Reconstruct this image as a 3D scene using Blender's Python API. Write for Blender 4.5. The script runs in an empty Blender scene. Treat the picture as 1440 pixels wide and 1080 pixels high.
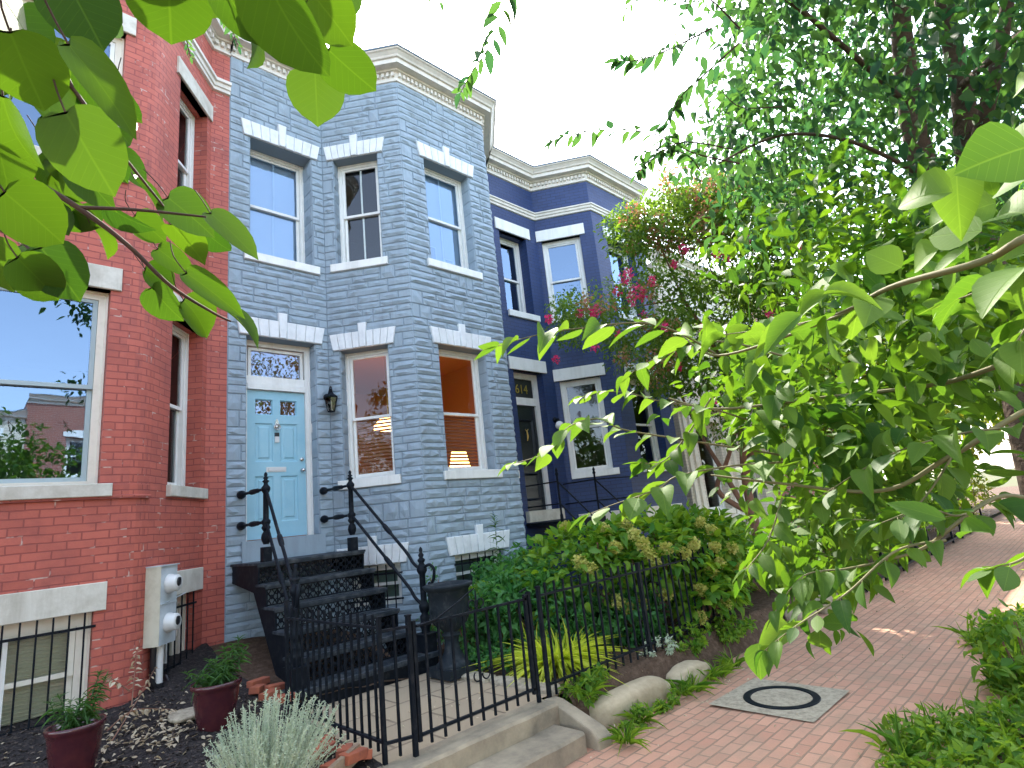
import bpy, math, random
import numpy as np
from mathutils import Vector, Matrix, noise as mnoise
R = random.Random(7)
rng = np.random.default_rng(11)
C = bpy.context.scene.collection
PI = math.pi
GZ = -1.83          # pavement height; the lens is the origin
YF = 7.9            # flat part of the facades
YB = 6.85           # front of the bays
# ------------------------------------------------------------------ camera
FPX = 801.44
_y, _p, _r = (math.radians(v) for v in (44.6655, 13.209, -6.1722))
fwd = Vector((math.sin(_y)*math.cos(_p), math.cos(_y)*math.cos(_p), math.sin(_p)))
rt0 = Vector((math.cos(_y), -math.sin(_y), 0)); up0 = rt0.cross(fwd)
rt = math.cos(_r)*rt0 + math.sin(_r)*up0
up = -math.sin(_r)*rt0 + math.cos(_r)*up0
cam = bpy.data.cameras.new('camera'); co = bpy.data.objects.new('camera', cam); C.objects.link(co)
cam.sensor_width = 36; cam.lens = 36*FPX/1440; cam.clip_end = 1500; cam.clip_start = .05
co.matrix_world = Matrix(((rt.x, up.x, -fwd.x, 0), (rt.y, up.y, -fwd.y, 0), (rt.z, up.z, -fwd.z, 0), (0, 0, 0, 1)))
bpy.context.scene.camera = co
def ray(a, b): return ((a-720)/FPX*rt - (b-540)/FPX*up + fwd)
def at(a, b, d):                       # point seen at photo position a,b and d metres away
    return ray(a, b).normalized()*d
def onY(a, b, Y): r = ray(a, b); return r*(Y/r.y)
def onZ(a, b, Z): r = ray(a, b); return r*(Z/r.z)
# ------------------------------------------------------------------ materials
def mat(name, col, rough=.6, spec=.4, metal=0, bump=None, var=None, extra=None, coords='Object'):
    m = bpy.data.materials.new(name); m.use_nodes = True
    nt = m.node_tree; n = nt.nodes; L = nt.links
    b = n['Principled BSDF']; b.inputs['Base Color'].default_value = (*col, 1)
    b.inputs['Roughness'].default_value = rough; b.inputs['Specular IOR Level'].default_value = spec
    b.inputs['Metallic'].default_value = metal
    tc = n.new('ShaderNodeTexCoord'); src = tc.outputs[coords]
    if var:                              # var = (scale, other colour, low, high)
        t = n.new('ShaderNodeTexNoise'); t.inputs['Scale'].default_value = var[0]; t.inputs['Detail'].default_value = 6
        t.inputs['Roughness'].default_value = .65
        L.new(src, t.inputs['Vector'])
        r = n.new('ShaderNodeMapRange'); r.inputs[1].default_value = var[2]; r.inputs[2].default_value = var[3]
        L.new(t.outputs['Fac'], r.inputs[0])
        x = n.new('ShaderNodeMix'); x.data_type = 'RGBA'
        x.inputs[6].default_value = (*col, 1); x.inputs[7].default_value = (*var[1], 1)
        L.new(r.outputs[0], x.inputs[0]); L.new(x.outputs[2], b.inputs['Base Color'])
    if bump:                             # (scale, strength, distance)
        t = n.new('ShaderNodeTexNoise'); t.inputs['Scale'].default_value = bump[0]; t.inputs['Detail'].default_value = 5
        L.new(src, t.inputs['Vector'])
        u = n.new('ShaderNodeBump'); u.inputs['Strength'].default_value = bump[1]; u.inputs['Distance'].default_value = bump[2]
        L.new(t.outputs['Fac'], u.inputs['Height']); L.new(u.outputs[0], b.inputs['Normal'])
    return m
def brick_mat(name, c1, c2, mortar, bw, bh, ms, rough=.7, bump=.6, stain=None, dist=.006, crack=None):
    m = mat(name, c1, rough); nt = m.node_tree; n = nt.nodes; L = nt.links; b = n['Principled BSDF']
    uv = n.new('ShaderNodeUVMap')
    nz = n.new('ShaderNodeTexNoise'); nz.inputs['Scale'].default_value = 7; L.new(uv.outputs[0], nz.inputs['Vector'])
    sub = n.new('ShaderNodeVectorMath'); sub.operation = 'SUBTRACT'; sub.inputs[1].default_value = (.5, .5, .5); L.new(nz.outputs['Color'], sub.inputs[0])
    sc = n.new('ShaderNodeVectorMath'); sc.operation = 'SCALE'; sc.inputs['Scale'].default_value = .012; L.new(sub.outputs[0], sc.inputs[0])
    ad = n.new('ShaderNodeVectorMath'); L.new(uv.outputs[0], ad.inputs[0]); L.new(sc.outputs[0], ad.inputs[1])
    t = n.new('ShaderNodeTexBrick'); L.new(ad.outputs[0], t.inputs['Vector'])
    t.inputs['Color1'].default_value = (*c1, 1); t.inputs['Color2'].default_value = (*c2, 1); t.inputs['Mortar'].default_value = (*mortar, 1)
    t.inputs['Scale'].default_value = 1; t.inputs['Brick Width'].default_value = bw; t.inputs['Row Height'].default_value = bh
    t.inputs['Mortar Size'].default_value = ms; t.inputs['Mortar Smooth'].default_value = .3; t.inputs['Bias'].default_value = -.1
    col = t.outputs['Color']
    g = n.new('ShaderNodeTexNoise'); g.inputs['Scale'].default_value = 2.2; g.inputs['Detail'].default_value = 8; g.inputs['Roughness'].default_value = .7
    L.new(uv.outputs[0], g.inputs['Vector'])
    if stain:
        r = n.new('ShaderNodeMapRange'); r.inputs[1].default_value = .45; r.inputs[2].default_value = .75; r.inputs[4].default_value = stain[1]
        L.new(g.outputs['Fac'], r.inputs[0])
        x = n.new('ShaderNodeMix'); x.data_type = 'RGBA'; x.inputs[7].default_value = (*stain[0], 1)
        L.new(r.outputs[0], x.inputs[0]); L.new(col, x.inputs[6]); col = x.outputs[2]
    if crack:                            # mortar washed out to white in patches
        g2 = n.new('ShaderNodeTexNoise'); g2.inputs['Scale'].default_value = 5.5; g2.inputs['Detail'].default_value = 3; L.new(uv.outputs[0], g2.inputs['Vector'])
        r = n.new('ShaderNodeMapRange'); r.inputs[1].default_value = .6; r.inputs[2].default_value = .66; L.new(g2.outputs['Fac'], r.inputs[0])
        mu = n.new('ShaderNodeMath'); mu.operation = 'MULTIPLY'; L.new(r.outputs[0], mu.inputs[0]); L.new(t.outputs['Fac'], mu.inputs[1])
        x = n.new('ShaderNodeMix'); x.data_type = 'RGBA'; x.inputs[7].default_value = (*crack, 1)
        L.new(mu.outputs[0], x.inputs[0]); L.new(col, x.inputs[6]); col = x.outputs[2]
    L.new(col, b.inputs['Base Color'])
    inv = n.new('ShaderNodeMath'); inv.operation = 'SUBTRACT'; inv.inputs[0].default_value = 1; L.new(t.outputs['Fac'], inv.inputs[1])
    g3 = n.new('ShaderNodeTexNoise'); g3.inputs['Scale'].default_value = 60; g3.inputs['Detail'].default_value = 4; L.new(uv.outputs[0], g3.inputs['Vector'])
    ma = n.new('ShaderNodeMath'); ma.operation = 'MULTIPLY_ADD'; ma.inputs[1].default_value = .35; L.new(g3.outputs['Fac'], ma.inputs[0]); L.new(inv.outputs[0], ma.inputs[2])
    u = n.new('ShaderNodeBump'); u.inputs['Strength'].default_value = bump; u.inputs['Distance'].default_value = dist
    L.new(ma.outputs[0], u.inputs['Height']); L.new(u.outputs[0], b.inputs['Normal'])
    return m
def leaf_mat(name, c1, c2, trans=.45, tcol=None, rough=.45, veins=False, vs=.4):
    m = bpy.data.materials.new(name); m.use_nodes = True; nt = m.node_tree; n = nt.nodes; L = nt.links
    b = n['Principled BSDF']; b.inputs['Roughness'].default_value = rough; b.inputs['Specular IOR Level'].default_value = .2
    g = n.new('ShaderNodeNewGeometry')
    x = n.new('ShaderNodeMix'); x.data_type = 'RGBA'; x.inputs[6].default_value = (*c1, 1); x.inputs[7].default_value = (*c2, 1)
    L.new(g.outputs['Random Per Island'], x.inputs[0]); col = x.outputs[2]
    if veins:
        uv = n.new('ShaderNodeUVMap'); sp = n.new('ShaderNodeSeparateXYZ'); L.new(uv.outputs[0], sp.inputs[0])
        ab = n.new('ShaderNodeMath'); ab.operation = 'ABSOLUTE'; L.new(sp.outputs[0], ab.inputs[0])
        mr = n.new('ShaderNodeMapRange'); mr.inputs[1].default_value = .006; mr.inputs[2].default_value = .022; mr.inputs[3].default_value = 1; mr.inputs[4].default_value = 0
        L.new(ab.outputs[0], mr.inputs[0])
        ma = n.new('ShaderNodeMath'); ma.operation = 'MULTIPLY_ADD'; ma.inputs[1].default_value = -.75; L.new(ab.outputs[0], ma.inputs[0]); L.new(sp.outputs[1], ma.inputs[2])
        sn = n.new('ShaderNodeMath'); sn.operation = 'MULTIPLY'; sn.inputs[1].default_value = 7.5; L.new(ma.outputs[0], sn.inputs[0])
        fr = n.new('ShaderNodeMath'); fr.operation = 'PINGPONG'; fr.inputs[1].default_value = .5; L.new(sn.outputs[0], fr.inputs[0])
        m2 = n.new('ShaderNodeMapRange'); m2.inputs[1].default_value = .0; m2.inputs[2].default_value = .07; m2.inputs[3].default_value = .55; m2.inputs[4].default_value = 0
        L.new(fr.outputs[0], m2.inputs[0])
        mx = n.new('ShaderNodeMath'); mx.operation = 'MAXIMUM'; L.new(mr.outputs[0], mx.inputs[0]); L.new(m2.outputs[0], mx.inputs[1])
        sc = n.new('ShaderNodeMath'); sc.operation = 'MULTIPLY'; sc.inputs[1].default_value = vs; L.new(mx.outputs[0], sc.inputs[0])
        y = n.new('ShaderNodeMix'); y.data_type = 'RGBA'; y.inputs[7].default_value = (c2[0]*1.5+.03, c2[1]*1.45+.04, c2[2]*1.3+.01, 1)
        L.new(sc.outputs[0], y.inputs[0]); L.new(col, y.inputs[6]); col = y.outputs[2]
        bu = n.new('ShaderNodeBump'); bu.inputs['Strength'].default_value = .35*min(1, vs*2.5); bu.inputs['Distance'].default_value = .002
        L.new(mx.outputs[0], bu.inputs['Height']); L.new(bu.outputs[0], b.inputs['Normal'])
    L.new(col, b.inputs['Base Color'])
    tr = n.new('ShaderNodeBsdfTranslucent')
    hs = n.new('ShaderNodeMix'); hs.data_type = 'RGBA'; hs.blend_type = 'MULTIPLY'; hs.inputs[0].default_value = 1
    tc = tcol or (2.6, 2.3, .9); hs.inputs[7].default_value = (*tc, 1); hs.clamp_result = False
    L.new(col, hs.inputs[6]); L.new(hs.outputs[2], tr.inputs['Color'])
    ms = n.new('ShaderNodeMixShader'); ms.inputs[0].default_value = trans
    L.new(b.outputs[0], ms.inputs[1]); L.new(tr.outputs[0], ms.inputs[2]); L.new(ms.outputs[0], n['Material Output'].inputs[0])
    return m
def glass_mat(name, tint=(.9, .95, .95), boost=1.0, gl=(.9, .95, 1)):
    m = bpy.data.materials.new(name); m.use_nodes = True; nt = m.node_tree; n = nt.nodes; L = nt.links
    n.remove(n['Principled BSDF'])
    t = n.new('ShaderNodeBsdfTransparent'); t.inputs[0].default_value = (*tint, 1)
    g = n.new('ShaderNodeBsdfGlossy'); g.inputs['Roughness'].default_value = .01; g.inputs['Color'].default_value = (*gl, 1)
    tc = n.new('ShaderNodeTexCoord'); nz = n.new('ShaderNodeTexNoise'); nz.inputs['Scale'].default_value = 2.2; L.new(tc.outputs['Object'], nz.inputs['Vector'])
    bu = n.new('ShaderNodeBump'); bu.inputs['Strength'].default_value = .1; bu.inputs['Distance'].default_value = .012
    L.new(nz.outputs['Fac'], bu.inputs['Height']); L.new(bu.outputs[0], g.inputs['Normal'])
    f = n.new('ShaderNodeFresnel'); f.inputs['IOR'].default_value = 1.75
    mu = n.new('ShaderNodeMath'); mu.operation = 'MULTIPLY'; mu.inputs[1].default_value = boost; mu.use_clamp = True; L.new(f.outputs[0], mu.inputs[0])
    x = n.new('ShaderNodeMixShader'); L.new(mu.outputs[0], x.inputs[0]); L.new(t.outputs[0], x.inputs[1]); L.new(g.outputs[0], x.inputs[2])
    L.new(x.outputs[0], n['Material Output'].inputs[0])
    return m
def emit(name, col, s):
    m = mat(name, col); b = m.node_tree.nodes['Principled BSDF']
    b.inputs['Emission Color'].default_value = (*col, 1); b.inputs['Emission Strength'].default_value = s
    return m
M = {}
M['stone'] = mat('painted_formstone', (.30, .38, .445), .58, .3, bump=(38, .4, .006), var=(1.6, (.265, .335, .395), .35, .75))
def streaks(m, dark, amount, sc=(5, 5, .45)):
    nt = m.node_tree; n = nt.nodes; L = nt.links; b = n['Principled BSDF']; src = b.inputs['Base Color'].links[0].from_socket
    tc = n.new('ShaderNodeTexCoord'); mp = n.new('ShaderNodeMapping'); mp.inputs['Scale'].default_value = sc; L.new(tc.outputs['Object'], mp.inputs[0])
    t = n.new('ShaderNodeTexNoise'); t.inputs['Scale'].default_value = 1; t.inputs['Detail'].default_value = 7; t.inputs['Roughness'].default_value = .7; L.new(mp.outputs[0], t.inputs['Vector'])
    r = n.new('ShaderNodeMapRange'); r.inputs[1].default_value = .48; r.inputs[2].default_value = .8; r.inputs[4].default_value = amount; L.new(t.outputs['Fac'], r.inputs[0])
    x = n.new('ShaderNodeMix'); x.data_type = 'RGBA'; x.inputs[7].default_value = (*dark, 1); L.new(r.outputs[0], x.inputs[0]); L.new(src, x.inputs[6]); L.new(x.outputs[2], b.inputs['Base Color'])
streaks(M['stone'], (.16, .19, .21), .55)
M['joint'] = mat('formstone_joint', (.225, .285, .335), .8, .2)
M['lintel_stone'] = mat('white_painted_stone', (.74, .77, .78), .6, .3, bump=(45, .45, .004), var=(9, (.58, .61, .63), .45, .85))
M['white'] = mat('white_paint', (.78, .79, .76), .45, .4, var=(6, (.66, .67, .62), .5, .9))
M['cream'] = mat('cream_paint', (.74, .70, .60), .5, .4, var=(7, (.58, .54, .44), .5, .85))
M['cornice'] = mat('cornice_paint', (.70, .67, .60), .5, .4, var=(5, (.56, .54, .49), .5, .85))
M['sill_stone'] = mat('weathered_limestone', (.62, .60, .53), .75, .2, bump=(50, .3, .003), var=(5, (.40, .37, .30), .42, .8))
streaks(M['white'], (.42, .42, .38), .5); streaks(M['cornice'], (.36, .33, .28), .5); streaks(M['sill_stone'], (.30, .27, .21), .6); streaks(M['lintel_stone'], (.45, .47, .48), .45)
M['red_brick'] = brick_mat('painted_red_brick', (.48, .122, .086), (.41, .10, .07), (.29, .07, .056), .215, .076, .007, .65, .7, ((.17, .05, .05), .6), crack=(.50, .34, .29))
M['blue_brick'] = brick_mat('painted_navy_brick', (.020, .045, .145), (.016, .037, .12), (.011, .024, .08), .215, .076, .007, .5, .6, ((.05, .07, .15), .3))
M['cream_brick'] = brick_mat('cream_painted_brick', (.66, .60, .49), (.60, .55, .45), (.45, .41, .33), .215, .076, .007, .6, .5)
M['tan_brick'] = brick_mat('tan_brick', (.42, .25, .16), (.36, .20, .13), (.40, .36, .30), .215, .076, .008)
M['dkred_brick'] = brick_mat('dark_red_brick', (.30, .09, .06), (.24, .07, .05), (.34, .30, .26), .215, .076, .008)
M['paver'] = brick_mat('pavement_brick', (.52, .285, .19), (.43, .22, .145), (.30, .205, .14), .21, .105, .008, .9, 1, ((.30, .22, .15), .75), dist=.008)
M['flag'] = brick_mat('sandy_flagstone', (.38, .30, .20), (.33, .26, .175), (.20, .155, .105), .62, .46, .014, .9, .8, ((.33, .26, .18), .7), dist=.01)
M['door_blue'] = mat('light_blue_door_paint', (.31, .545, .65), .38, .5, var=(3, (.23, .48, .60), .4, .8))
M['door_black'] = mat('black_door_paint', (.012, .016, .022), .25, .5)
M['iron'] = mat('black_iron', (.006, .009, .014), .5, .1, bump=(60, .25, .002), var=(14, (.03, .033, .036), .5, .8))
M['iron_worn'] = mat('worn_black_iron_tread', (.024, .032, .042), .55, .15, bump=(60, .25, .002), var=(9, (.10, .11, .12), .45, .75))
M['concrete'] = mat('concrete', (.37, .31, .22), .9, .2, bump=(60, .5, .006), var=(3.5, (.17, .145, .11), .35, .72))
M['concrete_lt'] = mat('concrete_patch', (.40, .35, .26), .9, .2, bump=(90, .6, .006), var=(25, (.22, .19, .14), .4, .7))
M['rock'] = mat('rounded_kerb_stone', (.46, .38, .26), .9, .2, bump=(25, .6, .012), var=(4, (.27, .22, .14), .4, .75))
M['soil'] = mat('soil', (.085, .055, .038), .95, .1, bump=(30, .9, .03), var=(14, (.16, .11, .08), .45, .75))
M['mulch'] = mat('dark_mulch', (.030, .026, .026), .95, .15, bump=(45, 1, .03), var=(30, (.085, .07, .065), .5, .72))
M['asphalt'] = mat('asphalt', (.05, .05, .05), .9, .2, bump=(80, .4, .01))
M['ground'] = mat('earth', (.10, .085, .05), .95, .1, var=(.8, (.06, .09, .03), .4, .7))
M['pot'] = mat('glazed_oxblood_pot', (.050, .012, .018), .18, .6, var=(10, (.09, .022, .022), .4, .8))
M['urn'] = mat('dark_iron_urn', (.014, .020, .026), .55, .15, bump=(60, .2, .002), var=(12, (.055, .062, .065), .5, .8))
M['bark'] = mat('bark', (.12, .085, .06), .9, .2, bump=(35, .9, .02), var=(12, (.06, .043, .035), .4, .7))
M['bark_dk'] = mat('dark_twig', (.055, .035, .028), .8, .25, var=(30, (.09, .05, .03), .4, .7))
M['bark_tan'] = mat('smooth_tan_bark', (.24, .125, .08), .7, .3, var=(9, (.15, .075, .05), .4, .7))
M['twig_green'] = mat('green_twig', (.16, .14, .06), .7, .3)
M['metal_lt'] = mat('pale_metal', (.50, .55, .58), .4, .5, var=(6, (.36, .42, .46), .4, .75))
M['metal_cream'] = mat('cream_metal', (.52, .50, .40), .5, .4, var=(6, (.38, .35, .26), .45, .75))
M['chrome'] = mat('satin_nickel', (.62, .60, .58), .25, .5, 1)
M['brass'] = mat('gold_leaf', (.62, .42, .12), .35, .5, 1)
M['plastic_gr'] = mat('grey_plastic', (.62, .63, .62), .35, .5)
M['black_pl'] = mat('black_plastic', (.015, .015, .018), .35, .5)
M['bluegray'] = mat('storm_sash_grey', (.34, .42, .44), .4, .4)
M['blind'] = mat('white_blind', (.72, .74, .74), .6, .3)
M['blind_wood'] = mat('wood_blind', (.26, .09, .05), .5, .3)
M['blind_cream'] = mat('cream_blind', (.60, .58, .45), .6, .3)
M['curtain'] = mat('sheer_curtain', (.42, .43, .40), .9, .1)
M['dark_room'] = mat('dark_room', (.10, .095, .09), .9, .1)
M['warm_room'] = mat('terracotta_room', (.50, .25, .12), .9, .1)
M['lamp_on'] = emit('lit_lamp_shade', (1, .45, .14), 2.2)
M['globe'] = mat('white_glass_globe', (.85, .86, .82), .15, .5)
M['roof'] = mat('roof_metal', (.16, .21, .26), .5, .4)
M['brick_loose'] = mat('loose_old_brick', (.36, .11, .06), .9, .2, bump=(50, .6, .006), var=(14, (.24, .085, .06), .4, .7))
M['plank'] = mat('weathered_plank', (.34, .25, .17), .85, .2, bump=(40, .4, .003), var=(9, (.2, .14, .1), .4, .7))
M['pvc'] = mat('white_pvc', (.68, .68, .66), .4, .4, var=(8, (.45, .44, .42), .5, .8))
M['dryleaf'] = leaf_mat('dry_leaf', (.42, .33, .22), (.62, .54, .40), .3, (1.1, 1, .8), .8)
M['glass'] = glass_mat('window_glass', boost=.75)
M['glass_bay'] = glass_mat('bay_window_glass', boost=.45)
M['glass_hi'] = glass_mat('window_glass_mirrory', (.75, .86, .96), 3.0, (.50, .70, .96))  # blue of the reflected sky is put into the gloss tint
M['lantern_glass'] = glass_mat('lantern_glass', (.9, .92, .9), 1.6)
M['leaf_heart'] = leaf_mat('heart_leaf', (.022, .062, .010), (.062, .122, .010), .38, (1.55, 1.6, .6), .5, True, .2)
M['leaf_bright'] = leaf_mat('bright_leaf', (.065, .145, .02), (.12, .21, .03), .42, (1.6, 1.6, .7), .6, True, .28)  # brighter copy of the mulberry leaf, sunlight put into the colour
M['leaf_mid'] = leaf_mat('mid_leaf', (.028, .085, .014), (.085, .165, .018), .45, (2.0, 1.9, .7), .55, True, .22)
M['leaf_street'] = leaf_mat('street_leaf', (.018, .058, .034), (.055, .115, .028), .46, (2.0, 2.2, 1.2), .6)
M['leaf_myrtle'] = leaf_mat('myrtle_leaf', (.045, .11, .022), (.11, .19, .03), .45, (2.3, 2.1, .9), .4)
M['leaf_hyd'] = leaf_mat('hydrangea_leaf', (.045, .16, .022), (.19, .31, .03), .4, (2.2, 2, .8), .4)
M['leaf_shrub'] = leaf_mat('shrub_leaf', (.035, .14, .045), (.10, .25, .075), .4, (2, 2, .9), .45)
M['leaf_lily'] = leaf_mat('lily_leaf', (.04, .10, .035), (.07, .16, .045), .4, (2, 2, .9), .4)
M['leaf_gold'] = leaf_mat('golden_grass', (.46, .56, .05), (.62, .68, .12), .45, (1.6, 1.5, .8), .45)
M['leaf_silver'] = leaf_mat('silver_leaf', (.42, .50, .40), (.60, .66, .52), .35, (1.3, 1.3, 1), .8)
M['leaf_weed'] = leaf_mat('weed_leaf', (.05, .15, .02), (.20, .32, .04), .45, (2.2, 2, .8), .5)
M['leaf_far'] = leaf_mat('far_leaf', (.05, .10, .02), (.16, .20, .03), .5, (2.4, 2, .8), .5)
M['flower_pink'] = leaf_mat('crimson_blossom', (.55, .03, .13), (.70, .09, .25), .4, (1.4, 1.2, 1.2), .6)
M['flower_dull'] = leaf_mat('faded_blossom', (.34, .12, .10), (.26, .24, .08), .4, (1.4, 1.2, 1), .6)
M['flower_dry'] = leaf_mat('dried_flower', (.42, .46, .11), (.58, .52, .17), .35, (1.3, 1.3, .9), .7)
# ------------------------------------------------------------------ objects
def root_loc(p):
    v = Vector((0, 0, 0))
    while p is not None: v += Vector(p.location); p = p.parent
    return v
def tag(o, label=None, cat=None, group=None, kind=None):
    if label: o['label'] = label
    if cat: o['category'] = cat
    if group: o['group'] = group
    if kind: o['kind'] = kind
    return o
def thing(name, label, cat, loc, group=None):
    o = bpy.data.objects.new(name, None); C.objects.link(o); o.location = loc; o.empty_display_size = .1
    return tag(o, label, cat, group)
class MB:
    def __init__(s): s.v = []; s.f = []; s.mi = []; s.smooth = []
    def add(s, vs, fs, mi=0, sm=False):
        b = len(s.v); s.v.extend([tuple(p) for p in vs])
        for f in fs: s.f.append([b+i for i in f]); s.mi.append(mi); s.smooth.append(sm)
    def box(s, a, b, mi=0):
        x0, y0, z0 = a; x1, y1, z1 = b
        s.fbox(lambda u, z, d: (u, d, z), x0, x1, z0, z1, y0, y1, mi, flip=True)
    def fbox(s, F, u0, u1, z0, z1, d0, d1, mi=0, flip=False):
        vs = [F(u, z, d) for d in (d0, d1) for z in (z0, z1) for u in (u0, u1)]
        fs = [(0, 2, 3, 1), (4, 5, 7, 6), (0, 1, 5, 4), (2, 6, 7, 3), (0, 4, 6, 2), (1, 3, 7, 5)]
        if flip: fs = [f[::-1] for f in fs]
        s.add(vs, fs, mi)
    def prism(s, poly, d0, d1, F, mi=0):
        n = len(poly); vs = [F(u, z, d0) for u, z in poly]+[F(u, z, d1) for u, z in poly]
        fs = [tuple(range(n))[::-1], tuple(range(n, 2*n))]+[(i, (i+1) % n, n+(i+1) % n, n+i) for i in range(n)]
        s.add(vs, fs, mi)
    def tube(s, pts, r, k=8, mi=0, sm=True, cap=True):
        pts = [Vector(p) for p in pts]; n = len(pts)
        rs = r if hasattr(r, '__len__') else [r]*n
        vs = []; ref = None
        for i, p in enumerate(pts):
            t = (pts[min(i+1, n-1)]-pts[max(i-1, 0)])
            t = t.normalized() if t.length > 1e-9 else Vector((0, 0, 1))
            if ref is None:
                ref = Vector((0, 0, 1)) if abs(t.z) < .9 else Vector((1, 0, 0))
            a = t.cross(ref).normalized(); b = a.cross(t); ref = b
            for j in range(k):
                an = 2*PI*j/k; vs.append(p+rs[i]*(math.cos(an)*a+math.sin(an)*b))
        fs = [(i*k+j, i*k+(j+1) % k, (i+1)*k+(j+1) % k, (i+1)*k+j) for i in range(n-1) for j in range(k)]
        fs = [f[::-1] for f in fs]
        s.add(vs, fs, mi, sm)
        if cap:
            s.add(vs[:k], [tuple(range(k))], mi); s.add(vs[-k:], [tuple(range(k))[::-1]], mi)
    def lathe(s, c, prof, k=16, mi=0, axis=None, sm=True, square=()):
        c = Vector(c); z = (axis or Vector((0, 0, 1))).normalized()
        a = z.orthogonal().normalized() if axis else Vector((1, 0, 0)); b = z.cross(a)
        vs = [c+z*h+(math.cos(2*PI*j/k)*a+math.sin(2*PI*j/k)*b)*r for r, h in prof for j in range(k)]
        fs = [(i*k+j, i*k+(j+1) % k, (i+1)*k+(j+1) % k, (i+1)*k+j) for i in range(len(prof)-1) for j in range(k)]
        s.add(vs, fs, mi, sm)
        s.add(vs[:k], [tuple(range(k))[::-1]], mi); s.add(vs[-k:], [tuple(range(k))], mi)
    def ring(s, c, R0, r, F=None, n=20, k=6, a0=0, a1=2*PI, mi=0):
        # ring in the plane of F (u,z)
        s.tube([F(c[0]+R0*math.cos(a0+(a1-a0)*i/n), c[1]+R0*math.sin(a0+(a1-a0)*i/n), c[2]) for i in range(n+1)], r, k, mi)
    def build(s, name, mats, parent=None, loc=None, label=None, uvscale=1):
        if not isinstance(mats, (list, tuple)): mats = [mats]
        base = root_loc(parent) if parent else Vector(loc or (0, 0, 0))
        me = bpy.data.meshes.new(name)
        co_ = np.array(s.v, dtype=np.float64)-np.array(base)
        me.from_pydata(co_.tolist(), [], s.f)
        for m in mats: me.materials.append(m)
        me.polygons.foreach_set('material_index', s.mi)
        me.polygons.foreach_set('use_smooth', s.smooth)
        uvl = me.uv_layers.new(name='UVMap')
        uv = np.zeros(len(me.loops)*2)
        for p in me.polygons:
            n = p.normal
            for li in p.loop_indices:
                q = s.v[me.loops[li].vertex_index]
                if abs(n.z) > .7: uv[2*li] = q[0]; uv[2*li+1] = q[1]
                else:
                    h = math.hypot(n.x, n.y); tx, ty = -n.y/h, n.x/h
                    uv[2*li] = q[0]*tx+q[1]*ty; uv[2*li+1] = q[2]
        uvl.data.foreach_set('uv', uv)
        me.update()
        o = bpy.data.objects.new(name, me); C.objects.link(o)
        if parent: o.parent = parent
        else: o.location = base
        if label: o['label'] = label
        return o
def link_copy(o, parent=None):
    c = o.copy(); C.objects.link(c)
    if parent: c.parent = parent
    for ch in o.children: link_copy(ch, c)
    return c
# ------------------------------------------------------------------ leaves
def tmpl(ts, ws, droop=.18, fold=.12):
    V = []; UV = []
    for t, w in zip(ts, ws):
        z = -droop*t*t
        V += [(t, w, z+fold*w), (t, 0, z), (t, -w, z+fold*w)]; UV += [(w, t), (0, t), (-w, t)]
    F = []
    for i in range(len(ts)-1):
        a = 3*i; F += [(a+1, a, a+3, a+4), (a+2, a+1, a+4, a+5)]
    return np.array(V, float), F, np.array(UV, float)
T_OVAL = tmpl([0, .18, .42, .7, 1], [.02, .36, .5, .34, .0], .22, .25)
T_FINE = tmpl([0, .08, .2, .36, .54, .72, .88, 1], [.02, .24, .40, .495, .47, .34, .16, .0], .25, .22)
T_HEART = tmpl([-.05, -.01, .06, .18, .34, .52, .70, .85, .94, 1.03], [.16, .33, .44, .505, .525, .495, .415, .27, .12, .0], .20, .20)
T_HEART[0][1] = (.02, 0, 0); T_HEART[2][1] = (0, .02)
T_SMALL = (np.array([(0, 0, 0), (.5, .5, .1), (1, 0, -.08), (.5, -.5, .1)], float), [(0, 2, 1), (0, 3, 2)], np.array([(0, 0), (.5, .5), (0, 1), (-.5, .5)], float))
T_BLADE = tmpl([0, .3, .6, .85, 1], [.35, .5, .45, .25, 0], .5, .2)
def nrmz(a): return a/np.maximum(np.linalg.norm(a, axis=1, keepdims=True), 1e-9)
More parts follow.
